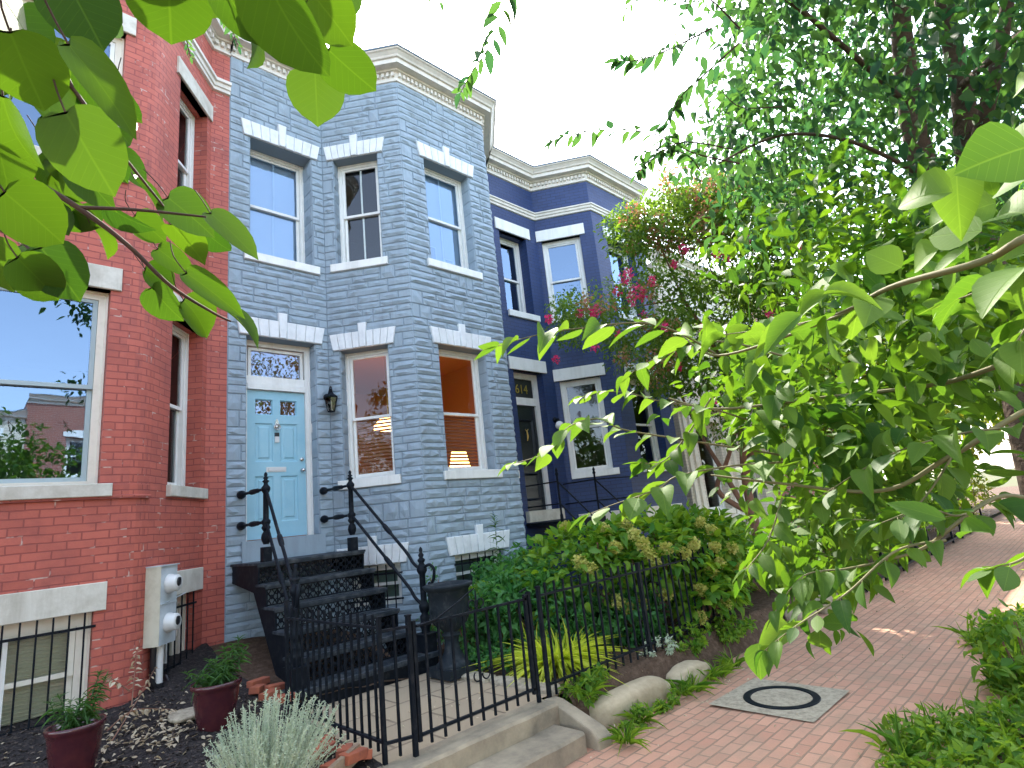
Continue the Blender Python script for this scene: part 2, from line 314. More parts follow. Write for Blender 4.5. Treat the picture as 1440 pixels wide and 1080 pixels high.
def leaf_object(name, sets, material, parent=None, loc=None, droops=None):
    """sets: list of (template, pos Nx3, axis Nx3, normal Nx3, length N, width N)"""
    base = np.array(root_loc(parent) if parent else Vector(loc or (0, 0, 0)))
    VV = []; FV = []; FT = []; UU = []; off = 0
    for T, pos, ax, nr, Ln, Wd in sets:
        pos = np.asarray(pos, float).reshape(-1, 3)
        if len(pos) == 0: continue
        ax = nrmz(np.asarray(ax, float)); nr = np.asarray(nr, float); sd = nrmz(np.cross(nr, ax)); nr = np.cross(ax, sd)
        Ln = np.broadcast_to(Ln, len(pos)); Wd = np.broadcast_to(Wd, len(pos))
        V, F, UV = T; N = len(pos); K = len(V)
        curl = 1+.7*rng.standard_normal(N)[:, None]
        P = pos[:, None, :]+ax[:, None, :]*(V[None, :, 0]*Ln[:, None])[..., None]+sd[:, None, :]*(V[None, :, 1]*Wd[:, None])[..., None]+nr[:, None, :]*(V[None, :, 2]*curl*Ln[:, None])[..., None]
        VV.append(P.reshape(-1, 3))
        fa = np.array([i for f in F for i in f]); ls = np.array([len(f) for f in F])
        FV.append((fa[None, :]+(np.arange(N)*K)[:, None]+off).ravel()); FT.append(np.tile(ls, N))
        UU.append(np.tile(UV[fa], (N, 1))); off += N*K
    V = np.concatenate(VV)-base; FI = np.concatenate(FV).astype(np.int32); LT = np.concatenate(FT).astype(np.int32); U = np.concatenate(UU)
    me = bpy.data.meshes.new(name); me.vertices.add(len(V)); me.vertices.foreach_set('co', V.ravel())
    me.loops.add(len(FI)); me.loops.foreach_set('vertex_index', FI)
    me.polygons.add(len(LT)); me.polygons.foreach_set('loop_start', np.concatenate([[0], np.cumsum(LT)[:-1]]).astype(np.int32))
    me.polygons.foreach_set('loop_total', LT)
    me.polygons.foreach_set('use_smooth', np.ones(len(LT), bool))
    uv = me.uv_layers.new(name='UVMap'); uv.data.foreach_set('uv', U.ravel())
    me.update(calc_edges=True); me.validate()
    me.materials.append(material)
    o = bpy.data.objects.new(name, me); C.objects.link(o)
    if parent: o.parent = parent
    else: o.location = base
    return o
def rdir(n, zb=0, s=1): return nrmz(rng.standard_normal((n, 3))*np.array([1, 1, s])+np.array([0, 0, zb]))
def smooth_path(pts, m=8):
    P = [Vector(p) for p in pts]; out = []
    if len(P) < 3: return [P[0].lerp(P[-1], i/m) for i in range(m+1)]
    for i in range(len(P)-1):
        p0 = P[max(i-1, 0)]; p1 = P[i]; p2 = P[i+1]; p3 = P[min(i+2, len(P)-1)]
        for j in range(m):
            t = j/m
            out.append(.5*((2*p1)+(p2-p0)*t+(2*p0-5*p1+4*p2-p3)*t*t+(3*p1-p0-3*p2+p3)*t**3))
    out.append(P[-1]); return out
def along(path, t):
    x = t*(len(path)-1); i = min(int(x), len(path)-2); return path[i].lerp(path[i+1], x-i), (path[i+1]-path[i]).normalized()
def spray(mb, pts, n, L, wr=.6, r0=.004, droop=.5, T=T_FINE, t0=.1, spread=.9, opposite=False, m=8, var=.2, petiole=.15, mi=0, upn=None, taper=.35):
    """a twig with alternate leaves; returns a leaf set"""
    path = smooth_path(pts, m)
    mb.tube(path, [r0*(1-.75*i/len(path)) for i in range(len(path))], 5, mi)
    pos = []; ax = []; nr = []; LL = []
    for i in range(n):
        t = t0+(1-t0)*(i+.5)/n
        p, d = along(path, t)
        side = d.cross(Vector((0, 0, 1)))
        side = side.normalized() if side.length > .1 else Vector((1, 0, 0))
        for sgn in ((1, -1) if opposite else ((1,) if i % 2 else (-1,))):
            a = (side*sgn*spread+d*R.uniform(.3, .8)+Vector((R.gauss(0, .2), R.gauss(0, .2), -droop*R.uniform(.3, 1.3)))).normalized()
            l = L*R.uniform(1-var, 1+var)*(1-taper*max(0, t-.55)/.45)
            q = p+a*l*petiole
            if petiole > .1: mb.tube([p, q], r0*.28, 4, mi)
            pos.append(q); ax.append(a); LL.append(l)
            nn = Vector((R.gauss(0, .35), R.gauss(0, .35), 1)) if upn is None else Vector(upn)+Vector((R.gauss(0, .3), R.gauss(0, .3), R.gauss(0, .3)))
            nr.append(nn)
    p, d = along(path, 1)
    pos.append(p); ax.append(d+Vector((0, 0, -droop*.6))); LL.append(L*.75); nr.append(Vector((0, .1, 1)))
    LL = np.array(LL)
    return (T, pos, ax, nr, LL, LL*wr)
def cloud(T, centers, rad, per, L, wr, flat=.75, droop=.4, lv=.25):
    """leaf clumps round each centre"""
    c = np.repeat(np.asarray(centers, float), per, axis=0); n = len(c)
    r = np.repeat(np.broadcast_to(rad, len(centers)), per)
    off = rdir(n)*(rng.random(n)**.45)[:, None]*r[:, None]; off[:, 2] *= flat
    out = nrmz(off+1e-6)
    ax = nrmz(out*.6+rdir(n)*.7+np.array([0, 0, -droop])); nr = nrmz(rdir(n)*.55+np.array([0, 0, 1])+out*.25)
    LL = L*(1+lv*rng.standard_normal(n)).clip(.5, 1.6)
    return (T, c+off, ax, nr, LL, LL*wr)
def inpoly(x, y, P):
    c = False; j = len(P)-1
    for i in range(len(P)):
        if (P[i][1] > y) != (P[j][1] > y) and x < (P[j][0]-P[i][0])*(y-P[i][1])/(P[j][1]-P[i][1])+P[i][0]: c = not c
        j = i
    return c
def region(P, n, d0, d1):
    xs = [p[0] for p in P]; ys = [p[1] for p in P]; out = []
    while len(out) < n:
        x = R.uniform(min(xs), max(xs)); y = R.uniform(min(ys), max(ys))
        if inpoly(x, y, P): out.append(at(x, y, R.uniform(d0, d1)))
    return out
# ------------------------------------------------------------------ building kit
def frame(p0, p1):
    p0 = Vector(p0); t = (Vector(p1)-p0); L = t.length; t.normalize(); n = Vector((t.y, -t.x))
    def F(u, z, d=0): return (p0.x+t.x*u+n.x*d, p0.y+t.y*u+n.y*d, z)
    F.L = L; F.t = t; F.n = n; return F
def rect_sub(r, hs):
    out = [r]
    for h in hs:
        nx = []
        for a, b, c, d in out:
            if h[0] >= b or h[1] <= a or h[2] >= d or h[3] <= c: nx.append((a, b, c, d)); continue
            if h[0] > a: nx.append((a, h[0], c, d))
            if h[1] < b: nx.append((h[1], b, c, d))
            a2, b2 = max(a, h[0]), min(b, h[1])
            if h[2] > c: nx.append((a2, b2, c, h[2]))
            if h[3] < d: nx.append((a2, b2, h[3], d))
        out = nx
    return out
def fwall(mb, F, u0, u1, z0, z1, ops, mi=0, rmi=None):
    """flat wall with openings (a,b,c,d,recess) and their reveals"""
    rmi = mi if rmi is None else rmi
    for a, b, c, d in rect_sub((u0, u1, z0, z1), ops):
        mb.add([F(a, c), F(b, c), F(b, d), F(a, d)], [(0, 1, 2, 3)], mi)
    for o in ops:
        a, b, c, d, r = o; r += .085
        mb.add([F(a, c), F(b, c), F(b, d), F(a, d), F(a, c, -r), F(b, c, -r), F(b, d, -r), F(a, d, -r)],
               [(0, 4, 5, 1), (1, 5, 6, 2), (2, 6, 7, 3), (3, 7, 4, 0)], rmi)
def rough(mb, F, q, nu, nz, d0, d1, amp, bev=.010, mi=0):
    """rock-faced block: q = four (u,z) corners, counter-clockwise from lower left"""
    w = max(abs(q[1][0]-q[0][0]), .02); h = max(abs(q[3][1]-q[0][1]), .02)
    su = [0, min(bev/w, .3)]+[i/nu+R.uniform(-.3, .3)/nu for i in range(1, nu)]+[1-min(bev/w, .3), 1]
    sz = [0, min(bev/h, .3)]+[i/nz+R.uniform(-.22, .22)/nz for i in range(1, nz)]+[1-min(bev/h, .3), 1]
    vs = []
    for j, b in enumerate(sz):
        for i, a in enumerate(su):
            e = i in (0, len(su)-1) or j in (0, len(sz)-1)
            e2 = i in (1, len(su)-2) or j in (1, len(sz)-2)
            u = (q[0][0]*(1-a)+q[1][0]*a)*(1-b)+(q[3][0]*(1-a)+q[2][0]*a)*b
            z = (q[0][1]*(1-a)+q[1][1]*a)*(1-b)+(q[3][1]*(1-a)+q[2][1]*a)*b
            d = d0 if e else d1+(R.uniform(-.15, .15)*amp if e2 else R.uniform(.1, 1)*amp)
            vs.append(F(u, z, d))
    n = len(su); fs = []
    for j in range(len(sz)-1):
        for i in range(n-1):
            a, b, c, d = j*n+i, j*n+i+1, (j+1)*n+i+1, (j+1)*n+i
            if R.random() < .5: fs += [(a, b, c), (a, c, d)]
            else: fs += [(a, b, d), (b, c, d)]
    mb.add(vs, fs, mi)
def stone_face(mb, F, U0, U1, Z0, Z1, holes, depth=.012, full=False, H=.232):
    z = Z0
    def put(a, b, c, d):
        for q in rect_sub((a, b, c, d), holes):
            w, h = q[1]-q[0], q[3]-q[2]
            if w < .025 or h < .02: continue
            g = .0045
            rough(mb, F, [(q[0]+g, q[2]+g), (q[1]-g, q[2]+g), (q[1]-g, q[3]-g), (q[0]+g, q[3]-g)], max(1, min(7, int(w/.075))), 2 if h > .07 else 1, -.002, depth, .026, .009)
    while z < Z1-.03:
        h = min(H, Z1-z); u = U0
        if full:
            if U1-u > .5: k = u+(U1-u)*R.uniform(.35, .65); put(u, k, z, z+h); put(k, U1, z, z+h)
            else: put(u, U1, z, z+h)
            z += h; continue
        while u < U1-.01:
            if R.random() < .2: w = R.uniform(.13, .24); w = U1-u if U1-u-w < .12 else w; put(u, u+w, z, z+h); u += w; continue
            w = R.uniform(.5, 1.25); w = U1-u if U1-u-w < .18 else w
            hm = h*R.uniform(.44, .56)
            for lo, hi in ((z, z+hm), (z+hm, z+h)):
                a = u
                while a < u+w-.01:
                    k = R.uniform(.24, .72); k = u+w-a if u+w-a-k < .14 else k
                    put(a, a+k, lo, hi); a += k
            u += w
        z += h
def voussoir(mb, F, a, b, z0, z1, kh=.13, fl=.05, n=8, d=.055):
    mid = (a+b)/2; kw = .055
    for side in (-1, 1):
        for i in range(n//2):
            def X(t, top):
                e = (abs((b-a)/2)-kw)*t+kw
                return mid+side*(e+(fl*t if top else 0)+(.0 if top else 0))
            t0, t1 = i/(n//2), (i+1)/(n//2)
            xs = sorted([X(t0, 0), X(t1, 0)]); xt = sorted([X(t0, 1), X(t1, 1)])
            q = [(xs[0]+.003, z0), (xs[1]-.003, z0), (xt[1]-.003, z1), (xt[0]+.003, z1)]
            mb.prism(q, .0, d-.02, F); rough(mb, F, q, 1, 2, d-.021, d-.012, .02, .008)
    q = [(mid-kw+.008, z0), (mid+kw-.008, z0), (mid+kw+.012, z1+kh), (mid-kw-.012, z1+kh)]
    mb.prism(q, .0, d-.008, F); rough(mb, F, q, 1, 3, d-.009, d+.002, .016, .008)
def sweep(mb, poly, prof, mi=0, ends=True):
    """profile (d,z) run along the plan polyline with mitred corners"""
    P = [Vector(p) for p in poly]; N = len(P); offs = []
    for i in range(N):
        n1 = None
        if i > 0: t = (P[i]-P[i-1]).normalized(); n1 = Vector((t.y, -t.x))
        if i < N-1: t = (P[i+1]-P[i]).normalized(); n2 = Vector((t.y, -t.x))
        else: n2 = n1
        if n1 is None: n1 = n2
        m = (n1+n2); m = m/(m.dot(n1)) ; offs.append(m)
    K = len(prof)
    vs = [(P[i].x+offs[i].x*d, P[i].y+offs[i].y*d, z) for i in range(N) for d, z in prof]
    fs = [(i*K+k, (i+1)*K+k, (i+1)*K+k+1, i*K+k+1) for i in range(N-1) for k in range(K-1)]
    mb.add(vs, fs, mi)
    if ends: mb.add(vs[:K], [tuple(range(K))], mi); mb.add(vs[-K:], [tuple(range(K))[::-1]], mi)
def window(H, F, u0, u1, z0, z1, rec, fm='white', sm=None, muntin=False, blind=None, gm='glass', cw=.065, split=.5, name='window', storm=False):
    sm = sm or fm; d1 = -rec; d0 = -rec-.08
    mb = MB()
    mb.fbox(F, u0, u0+cw, z0, z1, d0, d1); mb.fbox(F, u1-cw, u1, z0, z1, d0, d1)
    mb.fbox(F, u0+cw, u1-cw, z1-cw, z1, d0, d1); mb.fbox(F, u0+cw, u1-cw, z0, z0+.045, d0, d1)
    mb.fbox(F, u0+.004, u0+.024, z0, z1, d1, d1+.022); mb.fbox(F, u1-.024, u1-.004, z0, z1, d1, d1+.022); mb.fbox(F, u0+.024, u1-.024, z1-.024, z1-.004, d1, d1+.022)
    w = mb.build(name, M[fm], H)
    a, b, c, e = u0+cw+.003, u1-cw-.003, z0+.048, z1-cw-.003
    zm = c+(e-c)*split; s = .042
    for lo, hi, da, db in ((zm-.018, e, d0+.035, d1-.012), (c, zm+.018, d0, d0+.032)):
        mb = MB()
        mb.fbox(F, a, a+s, lo, hi, da, db); mb.fbox(F, b-s, b, lo, hi, da, db)
        mb.fbox(F, a+s, b-s, hi-s*.85, hi, da, db); mb.fbox(F, a+s, b-s, lo, lo+s, da, db)
        sh = mb.build('sash', M[sm], w)
        g = MB(); dm = (da+db)/2
        g.add([F(a+s, lo+s, dm), F(b-s, lo+s, dm), F(b-s, hi-s*.85, dm), F(a+s, hi-s*.85, dm)], [(0, 1, 2, 3)])
        g.build('pane', M[gm], w)
    if muntin:
        mb = MB(); k = (a+b)/2
        mb.fbox(F, k-.014, k+.014, zm+.03, e-s, d1-.045, d1-.036); mb.fbox(F, k-.014, k+.014, c+s, zm-.03, d0+.002, d0+.012)
        mb.build('muntin', M[fm], w)
    if blind:
        mb = MB(); dz = .034; top = e; bot = c
        if blind == 'wood': top = zm; dz = .036
        tilt = .012 if blind == 'wood' else .026
        z = bot+.02
        if blind != 'wood':
            dz = .042
            while z < top:
                mb.add([F(a, z, d0-.030), F(b, z, d0-.030), F(b, z+dz*.9, d0-.012), F(a, z+dz*.9, d0-.012), F(b, z+dz, d0-.030), F(a, z+dz, d0-.030)], [(0, 1, 2, 3), (3, 2, 4, 5)]); z += dz
        while z < top:
            mb.fbox(F, a, b, z, z+.032, d0-.05, d0-.046); z += .054
        if blind == 'wood': mb.fbox(F, a, b, top, top+.035, d0-.055, d0-.02)
        mb.build('blind', M[{'wood': 'blind_wood', 'white': 'blind', 'cream': 'blind_cream'}[blind]], w)
    return w
def plain_block(H, name, F, a, b, z0, z1, d0, d1, m):
    mb = MB(); e = .006
    mb.prism([(a, z0), (b, z0), (b, z1), (a, z1)], d0, d1-e, F)
    q = [(a, z0), (b, z0), (b, z1), (a, z1)]
    p = [(a+e, z0+e), (b-e, z0+e), (b-e, z1-e), (a+e, z1-e)]
    mb.add([F(u, z, d1-e) for u, z in q]+[F(u, z, d1) for u, z in p], [(4, 5, 6, 7)]+[(i, (i+1) % 4, 4+(i+1) % 4, 4+i) for i in range(4)])
    return mb.build(name, m, H)
def bars(H, F, a, b, z0, z1, d, n, rails, name='window_bars', stub=.05):
    mb = MB()
    for i in range(n):
        u = a+(b-a)*(i+.5)/n; mb.tube([F(u, z0, d), F(u, z1, d)], .0085, 6)
    for z in rails: mb.fbox(F, a-stub, b+stub, z-.012, z+.012, d-.016, d-.008)
    return mb.build(name, M['iron'], H)
def cornice(H, poly, zt, frames, mats=('cornice', 'roof'), dent=True):
    mb = MB()
    prof = [(.0, zt-.44), (.035, zt-.43), (.04, zt-.40), (.02, zt-.385), (.025, zt-.37), (.025, zt-.265), (.075, zt-.25), (.085, zt-.225), (.20, zt-.215), (.205, zt-.14), (.235, zt-.13), (.25, zt-.10), (.29, zt-.055), (.315, zt-.04), (.32, zt-.02)]
    sweep(mb, poly, prof)
    if dent:
        for F in frames:
            n = int(F.L/.082)
            for i in range(n):
                u = (i+.25)*F.L/n; mb.fbox(F, u, u+.044, zt-.345, zt-.275, .026, .07)
    c = mb.build('cornice', M[mats[0]], H)
    mb = MB(); sweep(mb, poly, [(.32, zt-.019), (.335, zt-.018), (.335, zt+.012), (0, zt+.03), (-.3, zt+.02)]); mb.build('roof_edge', M[mats[1]], c)
    return c
def shell(mb, x0, x1, zt, zb, yb=17., mi=0):
    e = .006
    mb.add([(x0+e, YF, zb), (x0+e, yb, zb), (x0+e, yb, zt), (x0+e, YF, zt)], [(0, 1, 2, 3)], mi)
    mb.add([(x1-e, YF, zb), (x1-e, yb, zb), (x1-e, yb, zt), (x1-e, YF, zt)], [(3, 2, 1, 0)], mi)
    mb.add([(x0+e, yb, zb), (x1-e, yb, zb), (x1-e, yb, zt), (x0+e, yb, zt)], [(0, 1, 2, 3)], mi)
def interior(H, x0, x1, bay, fl, mats):
    """rooms behind the windows; bay = plan polyline just inside the front wall"""
    e = .02
    for k, (z0, z1) in enumerate(fl):
        mb = MB(); q = [(x0+e, 12.), (x1-e, 12.)]
        back = [(x0+e, 12., z0+.03), (x1-e, 12., z0+.03), (x1-e, 12., z1-.03), (x0+e, 12., z1-.03)]
        mb.add(back, [(0, 1, 2, 3)])
        for x in (x0+e, x1-e): mb.add([(x, YF+.45, z0+.03), (x, 12., z0+.03), (x, 12., z1-.03), (x, YF+.45, z1-.03)], [(0, 1, 2, 3)])
        pl = [(x0+e, 12.)]+[(a, b) for a, b in bay]+[(x1-e, 12.)]
        for z in (z0+.03, z1-.03): mb.add([(a, b, z) for a, b in pl], [tuple(range(len(pl)))])
        mb.build('interior', M[mats[k]], H)
ZT = 7.84; ZB = -1.9
def plan(x0, x1, b0, b1, inner0, inner1): return [(x0, YF), (inner0, YF), (b0, YB), (b1, YB), (inner1, YF), (x1, YF)]
# ------------------------------------------------------------------ grey-blue stone house
gh = thing('row_house', 'grey-blue row house faced in rough stone, with white keystone lintels and a pale blue door', 'row house', (5.06, YF, -1.5))
gp = plan(2.46, 7.66, 4.79, 6.69, 3.92, 7.56)
GF = [frame(gp[i], gp[i+1]) for i in range(5)]
A, B, Cc, D, Ef = GF
ops = [[(.30, 1.26, 4.16, 6.09, .30), (.25, 1.25, .075, 2.88, .20)],
       [(.19, .95, 4.21, 6.10, .20), (.19, .95, .79, 2.77, .20), (.19, .95, -.98, -.43, .12)],
       [(.45, 1.42, 4.22, 6.11, .22), (.45, 1.42, .79, 2.78, .22), (.45, 1.40, -.98, -.43, .12)],
       [(.4, 1.1, 4.2, 6.1, .2), (.4, 1.1, .79, 2.78, .2)], []]
def holes(o, sides=.0):                       # areas the facing stones leave free: opening, lintel and sill
    h = []
    for a, b, c, d, r in o:
        h.append((a, b, c, d)); h.append((a-.10, b+.10, d, d+.25))
        m = (a+b)/2; h.append((m-.05, m+.05, d+.2, d+.37))
        if c > .5: h.append((a-.09, b+.09, c-.14, c))
    return h
mb = MB()
for F, o in zip(GF, ops):
    fwall(mb, F, 0, F.L, ZB, 7.5, o, 1, 1)
    h = holes(o)
    lines = [ZB, -.10, .65, 4.07, 7.42]
    ex = .006
    for i, (lo, hi) in enumerate(zip(lines[:-1], lines[1:])):
        if F in (D, Ef) and 0: continue
        hh = (hi-lo)/round((hi-lo)/.232)
        stone_face(mb, F, -ex if F is Cc else 0, F.L+(ex if F in (B, Cc) else 0), lo, hi, h, full=False, H=hh)
    for a, b, c, d, r in o:                   # stones on the reveals
        for u, s in ((a, 1), (b, -1)):
            p = F(u, 0, 0); q = F(u, 0, -r)
            G = frame(p[:2], q[:2]) if s == 1 else frame(q[:2], p[:2])
            if s == 1: G2 = G
            else: G2 = G
            stone_face(mb, G2, .0, r, c, d, [], full=True, H=.232 if F is not A else .27, depth=.006)
shell(mb, 2.46, 7.66, 7.5, ZB)
mb.add([(2.466, YF, 7.47), (3.92, YF, 7.47), (4.79, YB, 7.47), (6.69, YB, 7.47), (7.56, YF, 7.47), (7.654, YF, 7.47), (7.654, 17, 7.47), (2.466, 17, 7.47)], [tuple(range(8))])
mb.build('wall', [M['stone'], M['joint']], gh)
cornice(gh, gp, ZT, GF)
for F, o in zip(GF, ops):
    for a, b, c, d, r in o:
        mb = MB(); voussoir(mb, F, a-.10, b+.10, d+.004, d+.265); mb.build('lintel', M['lintel_stone'], gh)
        if c > .5: plain_block(gh, 'sill', F, a-.09, b+.09, c-.13, c, -.20, .05, M['white'])
w = window(gh, A, .30, 1.26, 4.16, 6.09, .30, muntin=True, blind='white', gm='glass_hi')
window(gh, B, .19, .95, 4.21, 6.10, .20, muntin=True)
w2 = window(gh, Cc, .45, 1.42, 4.22, 6.11, .22, muntin=True, blind='white', gm='glass_hi')
window(gh, D, .4, 1.1, 4.2, 6.1, .2, muntin=True)
window(gh, B, .19, .95, .79, 2.77, .20, blind='wood', split=.47, gm='glass_bay')
window(gh, Cc, .45, 1.42, .79, 2.78, .22, blind='wood', split=.47, gm='glass_bay')
window(gh, D, .4, 1.1, .79, 2.78, .2)
for F, b in ((B, .95), (Cc, 1.40)):
    a = .19 if F is B else .45
    window(gh, F, a, b, -.98, -.43, .12, gm='glass', cw=.05, blind=None, name='basement_window')
    mb = MB(); mb.fbox(F, a+.05, b-.05, -.93, -.48, -.32, -.31); mb.build('curtain', mat('green_grey_curtain', (.16, .24, .21)), gh)
    bars(gh, F, a+.02, b-.02, -1.02, -.44, .03, 6, (-.56, -.9))
for k, (u0_, u1_, h_, lb) in enumerate(((.56, .80, .40, 'larger pale picture frame leaning inside the right upper bay window'), (.96, 1.16, .24, 'smaller pale picture frame leaning inside the right upper bay window'))):
    pf = thing('picture_frame', lb, 'picture frame', Cc((u0_+u1_)/2, 4.27, -.34)); mb = MB()
    for q in ((u0_, u0_+.02, 4.27, 4.27+h_), (u1_-.02, u1_, 4.27, 4.27+h_), (u0_+.02, u1_-.02, 4.27, 4.29), (u0_+.02, u1_-.02, 4.25+h_, 4.27+h_)): mb.fbox(Cc, *q, -.313, -.302)
    mb.build('frame', M['white'], pf); mb = MB(); mb.fbox(Cc, u0_+.02, u1_-.02, 4.29, 4.25+h_, -.312, -.306); mb.build('picture', M['curtain'], pf)
# door, transom and frame in the recess
a, b, rec = .25, 1.25, .20
mb = MB(); F = A
mb.fbox(F, a, a+.08, .075, 2.88, -rec-.08, -rec); mb.fbox(F, b-.08, b, .075, 2.88, -rec-.08, -rec)
mb.fbox(F, a+.08, b-.08, 2.80, 2.88, -rec-.08, -rec); mb.fbox(F, a+.08, b-.08, 2.16, 2.24, -rec-.08, -rec+.015)
mb.fbox(F, a+.08, b-.08, 2.245, 2.36, -rec-.08, -rec-.012); mb.fbox(F, a+.10, a+.14, 2.36, 2.78, -rec-.07, -rec-.02); mb.fbox(F, b-.14, b-.10, 2.36, 2.78, -rec-.07, -rec-.02)
mb.fbox(F, a+.14, b-.14, 2.74, 2.78, -rec-.07, -rec-.02)
mb.fbox(F, a+.006, a+.03, .075, 2.88, -rec, -rec+.02); mb.fbox(F, b-.03, b-.006, .075, 2.88, -rec, -rec+.02); mb.fbox(F, b-.012, b-.002, 1.55, 1.68, -rec+.02, -rec+.045)
df = mb.build('door_frame', M['white'], gh)
mb = MB(); mb.add([F(a+.14, 2.36, -rec-.05), F(b-.14, 2.36, -rec-.05), F(b-.14, 2.74, -rec-.05), F(a+.14, 2.74, -rec-.05)], [(0, 1, 2, 3)]); mb.build('transom_pane', M['glass_hi'], df)
dl, dr, db, dt = a+.082, b-.082, .085, 2.155; dd = -rec-.035; W_ = dr-dl
holesd = []
pan = []
for k in (0, 1):
    x0 = dl+.115+k*(W_-.23+.10)/2; x1 = x0+(W_-.23-.10)/2
    pan += [(x0, x1, .30, .93), (x0, x1, 1.13, 1.68)]; holesd.append((x0, x1, 1.80, 2.03))
mb = MB()
allh = [(p[0], p[1], p[2], p[3]) for p in pan]+holesd
for q in rect_sub((dl, dr, db, dt), allh): mb.add([F(q[0], q[2], dd), F(q[1], q[2], dd), F(q[1], q[3], dd), F(q[0], q[3], dd)], [(0, 1, 2, 3)])
for x0, x1, z0, z1 in allh:
    lv = [(0, 0), (.016, -.018), (.045, -.018), (.065, -.004)]
    g = (x0, x1, z0, z1) in holesd
    if g: lv = [(0, 0), (.014, -.016), (.016, -.05)]
    pts = [[F(x0+i, z0+i, dd+o_), F(x1-i, z0+i, dd+o_), F(x1-i, z1-i, dd+o_), F(x0+i, z1-i, dd+o_)] for i, o_ in lv]
    for p_, q_ in zip(pts[:-1], pts[1:]): mb.add(p_+q_, [(j, (j+1) % 4, 4+(j+1) % 4, 4+j) for j in range(4)])
    if not g: mb.add(pts[-1], [(0, 1, 2, 3)])
door = mb.build('door', M['door_blue'], gh)
for x0, x1, z0, z1 in holesd:
    mb = MB(); mb.add([F(x0, z0, dd-.03), F(x1, z0, dd-.03), F(x1, z1, dd-.03), F(x0, z1, dd-.03)], [(0, 1, 2, 3)]); mb.build('door_pane', M['glass_hi'], door)
ax_ = Vector((A.n.x, A.n.y, 0))
def knob(mb, F, u, z, d, r, ax):
    mb.lathe(F(u, z, d), [(r*1.0, 0), (r*1.0, .006), (r*.45, .012), (r*.4, .028), (r*.9, .04), (r*1.0, .055), (r*.7, .066), (.002, .07)], 16, 0, ax)
mb = MB(); knob(mb, F, dr-.055, 1.0, dd, .028, ax_); mb.build('door_knob', M['chrome'], door)
mb = MB(); mb.lathe(F(dr-.055, 1.16, dd), [(.03, 0), (.03, .012), (.02, .018), (.002, .02)], 16, 0, ax_); mb.build('deadbolt', M['chrome'], door)
mid = (dl+dr)/2
mb = MB(); mb.fbox(F, mid-.15, mid+.13, .985, 1.055, dd, dd+.006); mb.fbox(F, mid-.12, mid+.10, 1.0, 1.04, dd+.006, dd+.014); mb.build('mail_slot', M['plastic_gr'], door)
mb = MB()
mb.ring((mid, 1.625, dd+.03), .042, .008, F, 16, 6, PI*.0, PI*2); mb.lathe(F(mid, 1.63, dd), [(.03, 0), (.036, .01), (.03, .025), (.012, .035)], 14, 0, ax_)
mb.prism([(mid-.028, 1.66), (mid+.028, 1.66), (mid+.02, 1.72), (mid, 1.75), (mid-.02, 1.72)], dd, dd+.02, F); mb.build('door_knocker', M['chrome'], door)
mb = MB(); mb.fbox(F, mid-.03, mid+.03, 1.49, 1.545, dd, dd+.022); bell = mb.build('door_bell', M['black_pl'], door)
mb = MB(); mb.fbox(F, mid-.03, mid+.03, 1.405, 1.488, dd, dd+.022); mb.build('door_bell', M['plastic_gr'], door)
mb = MB(); mb.fbox(F, a-.06, b+.06, -.19, .072, -rec-.1, .045); mb.build('door_sill', M['stone'], gh)
interior(gh, 2.46, 7.66, [(2.48, YF+.45), (4.0, YF+.45), (4.95, YB+.4), (6.5, YB+.4), (7.3, YF+.45), (7.64, YF+.45)],
         ((-1.6, -.15), (-.05, 3.3), (3.5, 7.3)), ('dark_room', 'warm_room', 'dark_room'))
# lamps that are lit inside the ground-floor room
lampT = thing('table_lamp', 'lit table lamp behind the blind of the right ground-floor bay window', 'table lamp', (6.55, 8.2, .62))
mb = MB(); mb.lathe((6.55, 8.2, 1.0), [(.19, 0), (.13, .30)], 20); mb.build('lamp_shade', M['lamp_on'], lampT)
mb = MB(); mb.lathe((6.55, 8.2, .62), [(.09, 0), (.09, .02), (.03, .05), (.06, .16), (.06, .25), (.015, .33), (.015, .42)], 14); mb.build('lamp_base', M['brass'], lampT)
tb = thing('side_table', 'small wooden side table under the lit lamp indoors', 'table', (6.55, 8.2, -.02))
mb = MB(); mb.box((6.25, 7.95, .59), (6.85, 8.45, .62)); mb.build('table_top', M['blind_wood'], tb)
for sx in (6.3, 6.8):
    for sy in (8.0, 8.4): mb = MB(); mb.tube([(sx, sy, -.02), (sx, sy, .59)], .02, 6); mb.build('leg', M['blind_wood'], tb)
lampP = thing('pendant_lamp', 'lit hanging lamp seen through the left ground-floor bay window', 'lamp', (5.35, 8.6, 3.2))
mb = MB(); mb.tube([(5.35, 8.6, 3.2), (5.35, 8.6, 2.0)], .008, 6); mb.build('cord', M['brass'], lampP)
mb = MB(); mb.lathe((5.35, 8.6, 1.75), [(.25, 0), (.25, .06), (.12, .22), (.02, .25)], 20); mb.build('lamp_shade', M['lamp_on'], lampP)
